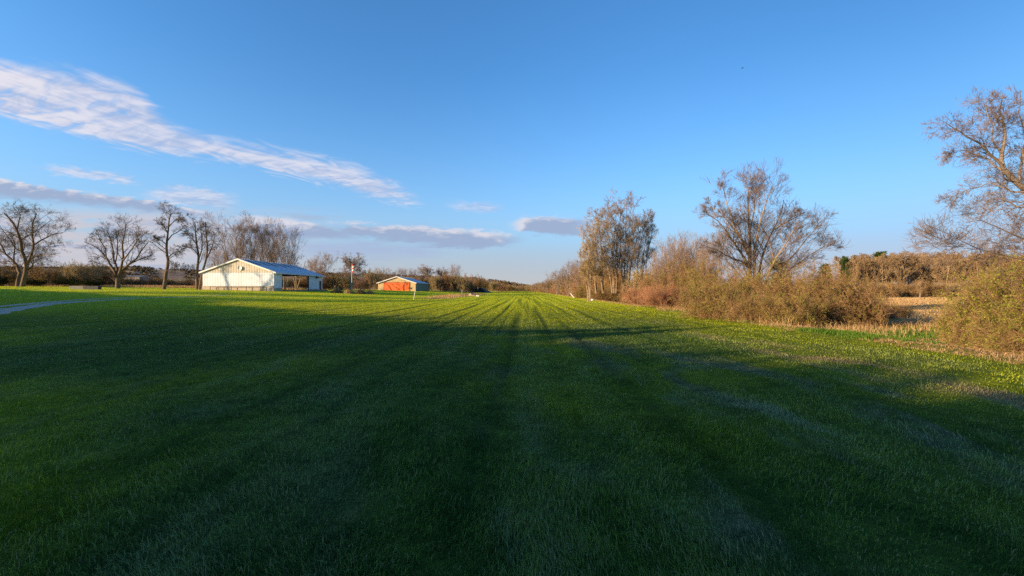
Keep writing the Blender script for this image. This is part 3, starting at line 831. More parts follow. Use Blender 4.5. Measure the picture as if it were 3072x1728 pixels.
# slender crooked tree
drawn_tree('slender_tree', 90, [
    ([(491, 861), (496, 838), (499, 812), (506, 788), (500, 765), (499, 735), (503, 700), (506, 665), (512, 640)], .36, .10, 0, 1),
    ([(502, 775), (515, 762), (530, 756), (545, 750)], .11, .04, 0, 1),
    ([(499, 735), (486, 722), (474, 718)], .11, .04, 0, -1),
    ([(500, 725), (515, 705), (535, 695), (550, 680)], .13, .04, 0, 2),
    ([(503, 700), (492, 680), (480, 665)], .12, .04, 0, -2),
    ([(505, 680), (525, 660), (545, 650)], .12, .04, 0, 0),
    ([(498, 815), (510, 806), (524, 802)], .07, .03, 0, 0)],
    24, BARK, TWIG_M, BUD_G, ((5, .7, 44), (5, .7, 42), (4, .7, 42)), 4000, .035, (10, .35, .24, 48), label='slender tree with a crooked trunk and a narrow pale green tinged crown', wig=.16)
drawn_tree('twin_stemmed_tree', 92, [
    ([(592, 862), (590, 835), (592, 800), (596, 770), (590, 735), (586, 700), (585, 670)], .34, .08, 0, 1),
    ([(598, 862), (604, 835), (610, 805), (618, 780), (622, 745), (618, 705), (615, 665)], .28, .08, 0, -1),
    ([(596, 775), (606, 750), (605, 715), (600, 680)], .15, .05, 0, 0),
    ([(590, 735), (575, 715), (562, 700)], .12, .04, 0, 1),
    ([(588, 822), (575, 810), (556, 806)], .08, .03, 0, 0),
    ([(620, 775), (632, 752), (640, 725), (645, 700)], .14, .05, 0, -1),
    ([(591, 760), (577, 745), (560, 740)], .1, .04, 0, 2)],
    25, BARK, TWIG_D, BUD_P, ((5, .7, 38), (4, .7, 38), (4, .7, 38)), 1500, .03, (10, .25, .25, 42), label='tall bare tree with two dark stems just left of the corrugated shed')

# tall trees behind the shed (one prototype each of two shapes)
pA = gen_tree(31, 16, trunks=3, length=.8, spread=13, L1=(11, .2, 1, .42, 36, .08), sub=((6, .68, 32), (5, .7, 34), (4, .72, 34)), r=.011, rmin=.012, buds=7000, bsize=.06, up=.08, base=.25)
szA = size_of(pA)
TA = make_plant('tall_tree', pA, BARK_GREY, TWIG_G, BUD_P)
pB = gen_tree(32, 15, trunks=4, length=.62, spread=22, L1=(9, .2, 1, .42, 38, .07), sub=((6, .68, 34), (5, .7, 34), (4, .72, 34)), r=.010, rmin=.012, buds=6000, bsize=.06, up=.07, base=.25)
szB = size_of(pB)
TB = make_plant('branching_tree', pB, BARK_GREY, TWIG_G, BUD_P)
tree_at(TA, 708, 121, 630, 'tall bare tree with pinkish buds above the left slope of the shed roof', 150, h0=szA[0], w0=szA[1])
tree_at(TA, 766, 124, 640, 'tall bare tree with pinkish buds above the ridge of the shed', 110, h0=szA[0], w0=szA[1], rz=2.1)
tree_at(TA, 806, 127, 656, 'tall bare tree joining the high trees to the rounded one behind the shed', 110, h0=szA[0], w0=szA[1], rz=5.2)
tree_at(TB, 852, 122, 672, 'wide rounded bare tree above the blue roof of the shed', 125, h0=szB[0], w0=szB[1], rz=.7)
tree_at(TB, 664, 126, 735, 'low bushy bare tree behind the left corner of the shed', 95, h0=szB[0], w0=szB[1], rz=3.6)
tree_at(TB, 962, 150, 754, 'small round bare tree just right of the shed', 95, h0=szB[0], w0=szB[1], rz=1.9)
pC = gen_tree(33, 11, trunks=1, length=.85, spread=3, L1=(22, .25, 1, .42, 50, .07), sub=((8, .6, 40), (7, .6, 40), (4, .6, 36)), r=.014, rmin=.018, buds=2500, bsize=.08, up=.06)
szC = size_of(pC)
TC = make_plant('round_tree', pC, BARK_GREY, TWIG_G, BUD_P)
tree_at(TC, 1052, 118, 758, 'bare pale tree with an egg shaped crown behind the windsock', 72, h0=szC[0], w0=szC[1])
pD = gen_tree(34, 8, trunks=3, length=.9, spread=14, L1=(5, .3, 1, .3, 40, .1), sub=((5, .5, 36), (4, .5, 36)), r=.014, rmin=.016, buds=300, bsize=.06, up=.08, base=.1)
szD = size_of(pD)
TD = make_plant('sapling', pD, BARK_PALE, TWIG_G, BUD_P)
tree_at(TD, 914, 172, 782, 'thin bare tree showing above the low end of the shed roof', 70, h0=szD[0], w0=szD[1], rz=4.4)
tree_at(TD, 890, 121, 768, 'young bare tree seen through the open bay of the shed', 62, h0=szD[0], w0=szD[1])
tree_at(TD, 1074, 104, 842, 'small twiggy sapling right of the windsock pole', 30, h0=szD[0], w0=szD[1], rz=1.0)

# ================================================================== BACKGROUND thickets, groves and hills
scA = shrub_parts(41, 6, 9, 34, sub=((8, .5, 42), (8, .5, 44), (4, .5, 44)), rmin=.022, leaf=2500, lsize=.10, r=.014)
SCR = make_plant('brown_shrub', scA, BARK_GREY, TWIG_B, LEAF_O, ('stems', 'branches'))
scB = shrub_parts(42, 6, 9, 34, sub=((8, .5, 42), (8, .5, 44), (4, .5, 44)), rmin=.022, leaf=1200, lsize=.10, r=.014)
SCD = make_plant('dark_shrub', scB, BARK, DARKLEAF, DARKLEAF, ('stems', 'branches'))
scC = shrub_parts(43, 6, 8, 30, sub=((8, .5, 38), (8, .5, 40), (4, .5, 40)), rmin=.022, leaf=2500, lsize=.11, r=.014, spread=38)
SCY = make_plant('golden_shrub', scC, BARK_PALE, TWIG_Y, BUD_G, ('stems', 'branches'))
scE = shrub_parts(44, 6, 8, 34, sub=((8, .5, 42), (8, .5, 44), (4, .5, 44)), rmin=.022, leaf=1500, lsize=.09, r=.014)
SCX = make_plant('reddish_shrub', scE, BARK_GREY, TWIG_R, BUD_P, ('stems', 'branches'))
szS = {}
for k, p in ((SCR, (6, 9)), (SCD, (6, 9)), (SCY, (6, 8)), (SCX, (6, 8))): szS[k.name] = p
PROTO = {id(SCR): (6, 9), id(SCD): (6, 9), id(SCY): (6, 8), id(SCX): (6, 8)}
def shrub_at(src, u, d, v_top, width, label, group=None, rz=None, sink=0.0):
    h0, w0 = PROTO[id(src)]
    x = px(u, d); zg = gz(x, d) - sink
    sz = (pz(v_top, d) - zg) / h0; sx = width / F * d / w0
    return place(src, x, d, label, 'shrub', group, (sx, sx, sz), (u * .37) % 6.28 if rz is None else rz, zg)
# left thicket
for (src, u, d, vt, w, lab) in (
    (SCR, 12, 112, 772, 110, 'tall brown thicket behind the pair of crooked trees'),
    (SCD, -40, 104, 800, 90, 'dark thicket at the left edge of the photo'),
    (SCR, 140, 108, 788, 90, 'brown twiggy bush with an arching top left of the concrete block'),
    (SCD, 195, 104, 820, 66, 'dark low bush behind the left end of the concrete block'),
    (SCD, 262, 103, 828, 78, 'dark low bush behind the right end of the concrete block'),
    (SCD, 98, 100, 826, 64, 'dark low bush right of the crooked trees'),
    (SCY, 232, 125, 784, 88, 'golden bush catching the sun behind the dark bushes'),
    (SCY, 275, 135, 786, 74, 'golden brown bush left of the broad bare tree'),
    (SCR, 330, 140, 802, 84, 'brown bush behind the trunk of the broad bare tree')):
    shrub_at(src, u, d, vt, w, lab)
rs = np.random.default_rng(5)
for k in range(34):
    u = -120 + k * 35 + rs.uniform(-9, 9)
    if u > 1150: break
    vt = 834 + rs.uniform(-7, 5)
    if 880 < u < 1150: vt = 826 + rs.uniform(-8, 8)
    shrub_at((SCR, SCX, SCR, SCY, SCR)[k % 5], u, 150 + rs.uniform(-14, 16), vt, rs.uniform(56, 76),
             'brown bush in the long low thicket behind the sheds', 'bushes in the low thicket behind the sheds')
for (src, u, d, vt, w, lab) in (
    (SCR, 1010, 170, 815, 70, 'dark brown bush behind the parked buggy'), (SCX, 1040, 168, 820, 55, 'brown bush behind the windsock pole'),
    (SCY, 1118, 232, 806, 60, 'golden willow like bush left of the orange doored hangar'),
    (SCR, 960, 140, 838, 62, 'brown bush right of the end of the shed'), (SCX, 1085, 160, 826, 60, 'reddish bush between the windsock and the hangar')):
    shrub_at(src, u, d, vt, w, lab)
# grove behind the hangar
for k, (u, d, vt, w, lab) in enumerate((
    (1150, 262, 801, 62, 'bare tree above the left slope of the hangar roof'), (1196, 266, 802, 60, 'bare tree above the hangar ridge'),
    (1232, 262, 804, 52, 'bare tree above the right slope of the hangar roof'), (1277, 256, 793, 50, 'tall bare pale tree just right of the hangar roof'),
    (1322, 262, 801, 42, 'narrow bare tree between the two tall pale trees'), (1364, 252, 791, 50, 'tall bare pale tree above the dark bank'))):
    tree_at((TB, TC)[k in (3, 4)] if k != 5 else TB, u, d, vt, lab, w, h0=(szB if not k in (3, 4) else szC)[0], w0=(szB if not k in (3, 4) else szC)[1], rz=k * 1.3)
for k in range(22):
    u = 1122 + k * 20.5 + rs.uniform(-5, 5)
    vt = np.interp(u, [1120, 1300, 1340, 1380, 1420, 1465, 1500, 1545, 1580], [828, 830, 815, 822, 822, 836, 848, 856, 859]) + rs.uniform(-4, 3)
    d = np.interp(u, [1120, 1400, 1460, 1580], [240, 240, 330, 500]) + rs.uniform(-10, 12)
    if px(u, d) > ST * d - 18 and u < 1540: d = min(d, abs(-20 / ((u - 1536) / F - ST)))
    shrub_at((SCR, SCY, SCX, SCR)[k % 4], u, d, vt, rs.uniform(38, 54), 'brown bush in the far line left of the end of the field', 'bushes in the far line left of the field')
for k in range(7):
    u = 1530 + k * 13
    shrub_at((SCR, SCY, SCX)[k % 3], u, 545 + (k % 2) * 18, 857 + rs.uniform(-4, 3), 24, 'distant bush closing the far end of the mown field', 'bushes closing the far end of the field')

# far hills
HILLM, b, bs = mat('hill_cover')
g = b.node('ShaderNodeNewGeometry')
hv = b.node('ShaderNodeMapping'); b.l.new(g.outputs['Position'], hv.inputs[0]); hv.inputs['Scale'].default_value = (.0042, .0042, .03)
h1 = b.noise(hv.outputs[0], 1.0, 5, 0.6); h2 = b.noise(g.outputs['Position'], .05, 4, .7)
cc_ = b.mix(b.ramp(h2, .35, .65), (0.085, 0.055, 0.04), (0.19, 0.125, 0.08))
cc_ = b.mix(b.ramp(h1, .52, .58), cc_, (0.24, 0.19, 0.10))
cc_ = b.mix(b.ramp(h1, .44, .40), cc_, (0.10, 0.11, 0.055))
b.put(bs.inputs['Base Color'], cc_); bs.inputs['Roughness'].default_value = 1
bn = b.node('ShaderNodeBump'); bn.inputs['Strength'].default_value = 1; bn.inputs['Distance'].default_value = 4
b.put(bn.inputs['Height'], h2); b.l.new(bn.outputs[0], bs.inputs['Normal'])
def hill(d0, d1, prof_, seed, name):
    us = np.linspace(-1400, 1700 if seed < 3 else 4600, 260); ts = np.linspace(0, 1, 16)
    V = []
    for u in us:
        vt = np.interp(u, [p[0] for p in prof_], [p[1] for p in prof_]) + 1.2 * math.sin(u * .043 + seed) + .7 * math.sin(u * .13 + 2 * seed)
        for t in ts:
            d = d0 + (d1 - d0) * t
            top = pz(vt, d1)
            V.append((px(u, d1) * (d / d1), d, -3 + (top + 3) * (t * t * (3 - 2 * t)) + (.02 * top * math.sin(u * .09 + t * 9) * t * (1 - t))))
    i = np.arange(len(us) * 16).reshape(len(us), 16)
    Q = np.stack([i[:-1, :-1], i[1:, :-1], i[1:, 1:], i[:-1, 1:]], -1).reshape(-1, 4)
    o = obj(name, np_mesh(name, np.array(V), [Q], [HILLM], smooth=True)); tag(o, kind='structure')
hill(650, 1500, [(-1400, 800), (0, 806), (340, 806), (400, 803), (470, 809), (600, 815), (800, 820), (960, 823), (1100, 826), (1200, 830), (1440, 838), (1500, 846), (1570, 857), (1620, 864), (1700, 868)], 1, 'hills')
# dark wood along the hill crest: tufts of trees, uncountable at this distance
rh = np.random.default_rng(77)
cp = []
for k in range(4200):
    u = rh.uniform(-60, 1590); t = rh.random() ** .7
    vt = np.interp(u, [0, 340, 400, 470, 600, 800, 960, 1100, 1440, 1500, 1570, 1620], [806, 806, 803, 809, 815, 820, 823, 826, 838, 846, 857, 864])
    if (math.sin(u * .021) + math.sin(u * .053 + t * 5) < -.2) and t < .9: continue
    d1 = 1500; dd_ = 650 + 850 * t
    x_, y_ = px(u, d1) * (dd_ / d1), dd_
    zz = -3 + (pz(vt, d1) + 3) * (t * t * (3 - 2 * t))
    cp.append((x_, y_, zz, rh.uniform(2.5, 6)))
cp = np.array(cp); m_ = 10
base = np.repeat(cp, m_, 0); nn = len(base)
ctr = base[:, :3] + rh.normal(0, 1, (nn, 3)) * base[:, 3:4] * np.array([.55, .5, .32]) + np.array([0, 0, 1]) * base[:, 3:4] * .4
a_ = norm(rh.normal(0, 1, (nn, 3))); b__ = norm(np.cross(a_, rh.normal(0, 1, (nn, 3)))); s_ = base[:, 3:4] * .42
V = np.stack([ctr - a_ * s_, ctr + b__ * s_, ctr + a_ * s_, ctr - b__ * s_], 1).reshape(-1, 3)
FARW = leafy('far_wood_crowns', [(0.3, (0.06, 0.045, 0.03)), (0.55, (0.13, 0.09, 0.05)), (0.75, (0.19, 0.15, 0.07))], .01, 0.0)
tag(obj('far_wood', np_mesh('far_wood', V, [np.arange(4 * nn).reshape(nn, 4)], [FARW], attr=np.repeat(rh.random(nn), 4))),
    'brown leafless wood covering the distant low hill', 'wood', kind='stuff')

# ================================================================== RIGHT: hedge, bushes and trees
for k in range(30):                                         # long hedge running away along the strip
    y = 78 * (1.066 ** k)
    if y > 540: break
    hgt = 7.0 + rs.uniform(-1.3, 1.3)
    x = 15.3 + ST * y + rs.uniform(-.5, 1.0)
    src = (SCR, SCX, SCR, SCY)[k % 4]; h0, w0 = PROTO[id(src)]
    wd = max(8.0, y * .055)
    place(src, x + wd * .1, y, 'bare brown bush in the hedge running away along the right edge of the mown field', 'shrub', 'hedge bushes along the right edge',
          (wd / w0, wd / w0, hgt / h0), k * 1.1)
for k, (u, d, vt, w) in enumerate(((1706, 112, 782, 80), (1742, 98, 772, 76), (1672, 150, 812, 62), (1640, 205, 836, 52), (1606, 330, 848, 30))):
    tree_at(TB, u, d, vt, ('bare rounded tree rising out of the hedge', 'bare tree at the left foot of the tall poplar like trees', 'small bare tree further along the hedge',
            'bare tree low over the far part of the hedge', 'bare tree near the far end of the hedge')[k], w, h0=szB[0], w0=szB[1], rz=k * 2.2 + .4)

# tall grove of pale-stemmed trees
for k, (d_g, lab, stems_) in enumerate((
    (64, 'leftmost pale stemmed tree of the grove, its stems forking near the ground', [[(1788, 880), (1784, 840), (1777, 795), (1769, 739), (1752, 700)], [(1790, 880), (1786, 830), (1783, 780), (1778, 720), (1768, 670)], [(1808, 880), (1801, 808), (1790, 753), (1781, 700), (1776, 660)], [(1812, 880), (1806, 820), (1806, 760), (1800, 700), (1792, 650)]]),
    (67, 'pale stemmed tree with several upright stems left of the tallest one in the grove', [[(1840, 880), (1838, 800), (1832, 740), (1819, 680), (1810, 620)], [(1843, 880), (1840, 780), (1838, 720), (1830, 660), (1824, 612)], [(1848, 880), (1852, 790), (1850, 740), (1846, 680), (1848, 622)], [(1836, 880), (1828, 810), (1815, 760), (1800, 700), (1795, 655)]]),
    (66, 'tallest of the pale stemmed trees, its top the highest of the grove', [[(1870, 880), (1874, 800), (1876, 740), (1878, 670), (1881, 602)], [(1878, 880), (1882, 800), (1893, 725), (1898, 660), (1900, 612)], [(1868, 880), (1864, 800), (1862, 730), (1860, 660), (1862, 608)], [(1884, 880), (1892, 800), (1906, 735), (1917, 680), (1921, 640)]]),
    (61, 'slender golden tree at the very left of the grove', [[(1768, 884), (1764, 830), (1757, 780), (1750, 735)], [(1771, 884), (1772, 820), (1768, 760), (1762, 712)], [(1765, 884), (1756, 840), (1746, 800), (1739, 765)]]),
    (70, 'lower pale stemmed tree on the right side of the grove', [[(1917, 880), (1912, 790), (1918, 740), (1928, 700), (1936, 655)], [(1934, 880), (1938, 800), (1944, 753), (1954, 710), (1960, 668)], [(1926, 880), (1926, 800), (1932, 750), (1940, 700), (1946, 660)]]))):
    drawn_tree('pale_stemmed_tree', d_g, [(st, .095, .02, 0, 1.5 * math.sin(q_ * 2.1 + k)) for q_, st in enumerate(stems_)], 150 + k, BARK_PALE, TWIG_Y if k in (0, 3) else TWIG_W, BUD_P,
               ((5, .66, 36), (5, .7, 36), (4, .75, 36)), 900, .03, (26, .14, .19, 38), rmin=.010, label=lab, up=.07, wig=.10)
# rounded trees between the grove and the big tree
tree_at(TB, 2052, 52, 692, 'round topped bare tree with pinkish buds between the grove and the big tree', 150, h0=szB[0], w0=szB[1], rz=5.0)
tree_at(TB, 2076, 56, 698, 'bare tree crowding behind the round topped one', 130, h0=szB[0], w0=szB[1], rz=1.6)
tree_at(TB, 2025, 58, 712, 'lower bare tree just right of the grove', 110, h0=szB[0], w0=szB[1], rz=2.4)
tree_at(TB, 2140, 47, 700, 'low orange tinged bare tree at the left side of the big tree', 120, h0=szB[0], w0=szB[1], rz=.9)
tree_at(TB, 1985, 50, 745, 'small twiggy tree in front of the right end of the grove', 90, h0=szB[0], w0=szB[1], rz=2.9)

# the big bare tree, drawn limb by limb
drawn_tree('big_bare_tree', 34, [
    ([(2247, 930), (2246, 860), (2246, 805), (2249, 760), (2250, 710), (2247, 660), (2244, 612), (2248, 560)], .34, .05, 0, 1),
    ([(2246, 800), (2228, 765), (2200, 725), (2178, 690), (2150, 660), (2122, 640)], .17, .03, 0, -1.5),
    ([(2248, 770), (2226, 722), (2200, 670), (2182, 615), (2170, 560), (2166, 530)], .16, .03, 0, 1),
    ([(2248, 745), (2215, 705), (2188, 668), (2150, 625), (2120, 622)], .12, .025, 0, 2),
    ([(2262, 930), (2262, 850), (2264, 800), (2262, 760), (2272, 710), (2285, 650), (2300, 600), (2322, 562)], .22, .04, 1, -1),
    ([(2275, 925), (2278, 850), (2282, 790), (2296, 740), (2320, 690), (2345, 640), (2352, 600)], .20, .04, 0, 2),
    ([(2290, 925), (2296, 850), (2318, 790), (2350, 745), (2378, 695), (2398, 665)], .18, .04, -1, -2),
    ([(2300, 925), (2310, 860), (2345, 805), (2390, 755), (2430, 705), (2462, 672)], .17, .03, 0, 1),
    ([(2305, 920), (2330, 850), (2380, 800), (2430, 765), (2478, 735), (2495, 728)], .14, .03, 0, -1),
    ([(2246, 805), (2225, 785), (2195, 775), (2150, 750), (2110, 735)], .12, .03, 0, -2),
    ([(2250, 690), (2262, 640), (2266, 590), (2270, 550)], .11, .03, 0, 1),
    ([(2320, 690), (2370, 660), (2410, 640), (2420, 635)], .10, .03, 0, 1)],
    61, BARK_PALE, TWIG_M, BUD_P, ((5, .8, 34), (5, .8, 34), (3, .75, 34)), 1600, .022, (18, .12, .23, 42), rmin=.0075, rs=.6, label='big bare tree with a fan of limbs standing above the large green brown bush', up=.06, wig=.07)

# bushes at the foot of the trees
bA = shrub_parts(71, 4, 6, 60, sub=((10, .5, 50), (9, .55, 52), (4, .55, 55)), rmin=.009, wig=.3, leaf=19000, lsize=.055, r=.010, spread=58, up=.02)
BG = make_plant('green_bush', bA, BARK_GREY, TWIG_B, LEAF_G, ('stems', 'foliage'))
bB = shrub_parts(72, 4, 6, 60, sub=((10, .5, 50), (9, .55, 52), (4, .55, 55)), rmin=.009, wig=.3, leaf=6000, lsize=.055, r=.010, spread=56, up=.02)
BB = make_plant('bramble_bush', bB, BARK_GREY, TWIG_B, LEAF_G, ('stems', 'foliage'))
bC = shrub_parts(73, 4, 6, 90, sub=((10, .5, 32), (8, .5, 34), (4, .5, 34)), rmin=.006, leaf=0, lsize=.03, r=.006, spread=40, up=.05, wig=.14)
BR = make_plant('reddish_thicket', bC, BARK_PALE, TWIG_R, None, ('stems', 'foliage'))
PROTO.update({id(BG): (4, 6), id(BB): (4, 6), id(BR): (4, 6)})
for (src, u, d, vt, w, lab, rz) in (
    (BR, 1925, 46, 842, 120, 'reddish brown leafless thicket, leftmost big bush at the edge of the mown field', 1.0),
    (BR, 1990, 37, 838, 150, 'reddish brown leafless thicket right beside the leftmost one', 2.0),
    (BB, 2075, 33.5, 855, 90, 'brown bush with straw at its foot between the red thicket and the green bush', .5),
    (BG, 1895, 56, 860, 90, 'small olive bush at the foot of the tall grove', .2),
    (BB, 1820, 70, 852, 110, 'brown olive bush beneath the left trees of the grove', .9),
    (BG, 1765, 84, 848, 90, 'olive bush left of the grove at the field edge', 2.9),
    (BG, 2110, 38, 795, 130, 'green tinged bush behind the red thicket', 2.2),
    (BB, 2030, 43, 788, 140, 'tall brown bush behind the red thicket', 3.3),
    (BB, 1960, 52, 806, 110, 'dark brown bush below the right end of the grove', 4.3),
    (BG, 2150, 24.5, 818, 190, 'pale green bush, left part of the large bush mass', 1.2),
    (BG, 2285, 26.0, 786, 210, 'tall pale green bush below the trunk of the big tree', 4.9),
    (BB, 2420, 23.0, 796, 230, 'brown and green bush in the middle of the large bush mass', .3),
    (BB, 2520, 21.8, 800, 200, 'dark brown bush, right end of the large bush mass', 2.6),
    (BG, 2360, 20.6, 855, 190, 'low green bush in front of the large bush mass', 3.9),
    (BB, 2250, 22.0, 868, 170, 'low brown bramble bush at the straw edge', 5.4),
    (BB, 2590, 22.5, 872, 110, 'low dark bramble right of the large bush mass', 1.4),
    (SCR, 2005, 52.0, 776, 130, 'rounded brown scrub filling the space right of the grove', 1.1),
    (SCR, 2095, 44.0, 772, 130, 'rounded brown scrub under the left limbs of the big tree', 2.7),
    (SCY, 1925, 62.0, 800, 100, 'golden scrub behind the reddish thicket', 0.6),
    (SCR, 1845, 74.0, 812, 110, 'brown scrub between the trunks of the grove', 3.9),
    (BB, 2668, 30.0, 903, 110, 'low brown scrub in the gap between the large bush mass and the right bush', 2.0),
    (BR, 2640, 27.0, 915, 90, 'low reddish tangle in the gap beside the large bush mass', 4.0),
    (BB, 2440, 29.5, 800, 190, 'brown bush behind the right end of the large bush mass', 5.0),
    (BB, 2200, 33.0, 800, 190, 'brown bush behind the pale green bush', 3.0)):
    shrub_at(src, u, d, vt, w, lab, rz=rz, sink=.12)
# bush filling the right edge, close by
bN = shrub_parts(74, 3.1, 5.2, 80, sub=((11, .5, 50), (10, .55, 52), (4, .55, 55)), rmin=.005, wig=.3, leaf=50000, lsize=.036, r=.009, spread=62, up=.02)
BN = make_plant('leafing_bush', bN, BARK_GREY, TWIG_B, LEAF_G, ('stems', 'foliage'))
PROTO[id(BN)] = (3.1, 5.2)
for (u, d, vt, w, lab, rz) in (
    (3110, 12.2, 785, 400, 'large bush with fresh green leaves filling the right edge of the photo', 0.4),
    (2965, 13.4, 900, 210, 'lower leafing bush at the left side of the large one by the right edge', 2.0),
    (3010, 17.5, 822, 210, 'leafing bush behind the lower one near the right edge', 3.4),
    (3060, 21.0, 780, 240, 'taller olive bush behind the leafing bushes at the right', 5.0),
    (3170, 10.8, 860, 400, 'leafing bush cut off by the right edge of the photo', 4.4),
    (3150, 16.5, 742, 340, 'tall bush behind the large one at the right edge', 1.4)):
    shrub_at(BN, u, d, vt, w, lab, rz=rz, sink=.1)

# the tree leaning in from the right edge
drawn_tree('overhanging_tree', 14.5, [
    ([(3560, 1030), (3480, 900), (3380, 780), (3240, 670), (3130, 600), (3070, 562), (3040, 535), (3014, 510)], .30, .13, 0, 0),
    ([(3014, 510), (3006, 465), (3020, 407), (3004, 337), (3010, 290)], .11, .02, 0, .4),
    ([(3014, 510), (2975, 465), (2940, 428), (2882, 395), (2830, 362)], .075, .010, 0, -.5),
    ([(3016, 520), (2985, 495), (2950, 470), (2900, 452), (2860, 450)], .055, .008, 0, .8),
    ([(3006, 460), (2975, 420), (2985, 380), (2960, 330), (2965, 290)], .05, .008, .1, .3),
    ([(3075, 575), (3040, 580), (3022, 568), (2981, 546), (2915, 564), (2853, 590)], .05, .008, 0, 1.0),
    ([(3090, 600), (3060, 560), (3062, 500), (3080, 420), (3060, 340), (3064, 270)], .08, .015, .3, 1.2),
    ([(3380, 800), (3200, 745), (3072, 717), (3010, 688), (2940, 660), (2898, 668)], .10, .010, 0, -.4),
    ([(3400, 850), (3200, 800), (3060, 778), (2957, 752), (2890, 732), (2861, 705), (2815, 689), (2766, 668)], .07, .008, 0, -.8),
    ([(2890, 732), (2860, 740), (2820, 738), (2775, 752)], .016, .006, -.6, -1.0),
    ([(3100, 610), (3060, 625), (3020, 600), (2975, 610), (2930, 640)], .05, .008, .2, 1.0),
    ([(3000, 690), (3002, 720), (3012, 745)], .02, .012, 0, 0),
    ([(3300, 760), (3180, 640), (3130, 520), (3110, 400), (3120, 280)], .12, .02, .6, 1.0)],
    81, BARK_GREY, TWIG_M, None, ((5, .82, 42), (4, .85, 38), (3, .8, 36)), 0, .02, (16, .08, .17, 50), rmin=.0042, rs=.6, label='bare tree with tangled twigs leaning in over the right edge of the photo', up=.01, wig=.085)
# wood across the meadow
pW = gen_tree(91, 11, trunks=2, length=.8, spread=9, L1=(12, .25, 1, .36, 36, .1), sub=((7, .5, 34), (7, .5, 36), (4, .5, 34)), r=.012, rmin=.022, buds=2200, bsize=.11, up=.09, base=.3)
szW = size_of(pW)
TW = make_plant('woodland_tree', pW, BARK_PALE, TWIG_W, BUD_B)
pW2 = gen_tree(92, 11, trunks=1, length=.85, spread=4, L1=(18, .3, 1, .36, 40, .1), sub=((7, .5, 34), (7, .5, 36), (3, .5, 34)), r=.016, rmin=.022, buds=1800, bsize=.11, up=.09)
szW2 = size_of(pW2)
TW2 = make_plant('woodland_tree', pW2, BARK_PALE, TWIG_W, BUD_B)
rw = np.random.default_rng(8)
for row in range(3):
    for k in range(26):
        u = 2535 + k * 27 + rw.uniform(-9, 9) + row * 9; d = 128 + row * 13 + rw.uniform(-5, 5)
        if u > 3230: continue
        p, s_ = ((TW, szW), (TW2, szW2))[(k + row) % 2]
        vt = 763 + rw.uniform(-9, 10) - row * 2 + (8 if u < 2600 else 0)
        tree_at(p, u, d, vt, 'bare brown tree in the wood beyond the dry meadow', rw.uniform(62, 86), group='trees of the wood beyond the meadow', h0=s_[0], w0=s_[1], rz=rw.uniform(0, 6))
for k in range(22):
    u = 2500 + k * 32 + rw.uniform(-10, 10)
    shrub_at((SCR, SCY, SCR)[k % 3], u, 112 + rw.uniform(-9, 7), 846 + rw.uniform(-9, 6), rw.uniform(62, 90), 'low brown bush at the foot of the wood beyond the dry meadow', 'bushes at the foot of the wood')
tree_at(TW, 2757, 84, 838, 'small pale forked tree standing alone in front of the wood', 44, h0=szW[0], w0=szW[1], rz=1.0)
pN = needle_parts(95, 14, 7, 3600, .42, .3, 'round')
PN = make_plant('pine_tree', (pN[0], pN[1]), BARK, NEEDLE)
for (u, d, vt, w, lab) in ((2640, 150, 752, 54, 'dark round topped pine rising above the wood beyond the meadow'), (2535, 120, 766, 34, 'dark green pine just right of the large bush mass'),
                           (2578, 160, 773, 30, 'small dark pine between the two larger pines'), (2340, 90, 782, 60, 'dark green pine behind the crown base of the big tree'),
                           (2475, 110, 790, 40, 'dark pine half hidden behind the large bush mass')):
    tree_at(PN, u, d, vt, lab, w, h0=14, w0=7, rz=u)
#BUILD2
# ================================================================== BUILDINGS
def metal_sheet(name, col, rough, metal, dirt=(0.3, 0.24, 0.18), amt=.35, sc=.8):
    m, b, bs = mat(name)
    tc = b.node('ShaderNodeTexCoord')
    n = b.noise(tc.outputs['Object'], sc, 5, .65); n2 = b.noise(tc.outputs['Object'], sc * 6, 3, .6)
    f = b.m('MULTIPLY', b.ramp(b.m('ADD', b.m('MULTIPLY', n, .6), b.m('MULTIPLY', n2, .4)), .45, .68), amt)
    b.put(bs.inputs['Base Color'], b.mix(f, col, dirt))
    bs.inputs['Roughness'].default_value = rough; bs.inputs['Metallic'].default_value = metal
    return m
WHITE_SHEET = metal_sheet('white_sheet', (.68, .71, .74), .6, 0, (.44, .40, .34), .5)
OLD_SHEET = metal_sheet('weathered_sheet', (.62, .54, .42), .65, 0, (.34, .26, .17), .7, 1.1)
TRIM = metal_sheet('white_trim', (.80, .76, .68), .5, 0, (.5, .42, .3), .2)
ROOF = metal_sheet('steel_roof', (.52, .57, .64), .5, .3, (.30, .30, .32), .4, .5)
SKYL = simple('dark_skylight', (.05, .06, .08), .35, .2)
PLINTH = simple('plinth_concrete', (.42, .34, .26), .9, .2, 1.5, bump=.3)
CONC = simple('light_concrete', (.17, .16, .15), .9, .2, 2.0, bump=.4)
CONCD = simple('dark_concrete', (.06, .06, .065), .9, .25, 2.0, bump=.4)
DARK = simple('dark_steel', (.035, .035, .04), .6, .2)
RUST = simple('rusty_pipe', (.16, .09, .055), .8, .3, 6)
DOORM = simple('dark_door', (.03, .035, .045), .6, .2)
TANW = metal_sheet('tan_cladding', (.56, .40, .20), .7, 0, (.40, .28, .15), .4, .7)
GREENW = metal_sheet('grey_green_cladding', (.17, .19, .14), .7, 0, (.1, .1, .08), .4, .7)
ORANGE = metal_sheet('orange_door_paint', (.80, .15, .035), .6, 0, (.5, .10, .03), .5, .6)
REDF = simple('red_frame', (.28, .05, .03), .6, .2)
DISH = simple('dish_grey', (.70, .66, .58), .5, .1)

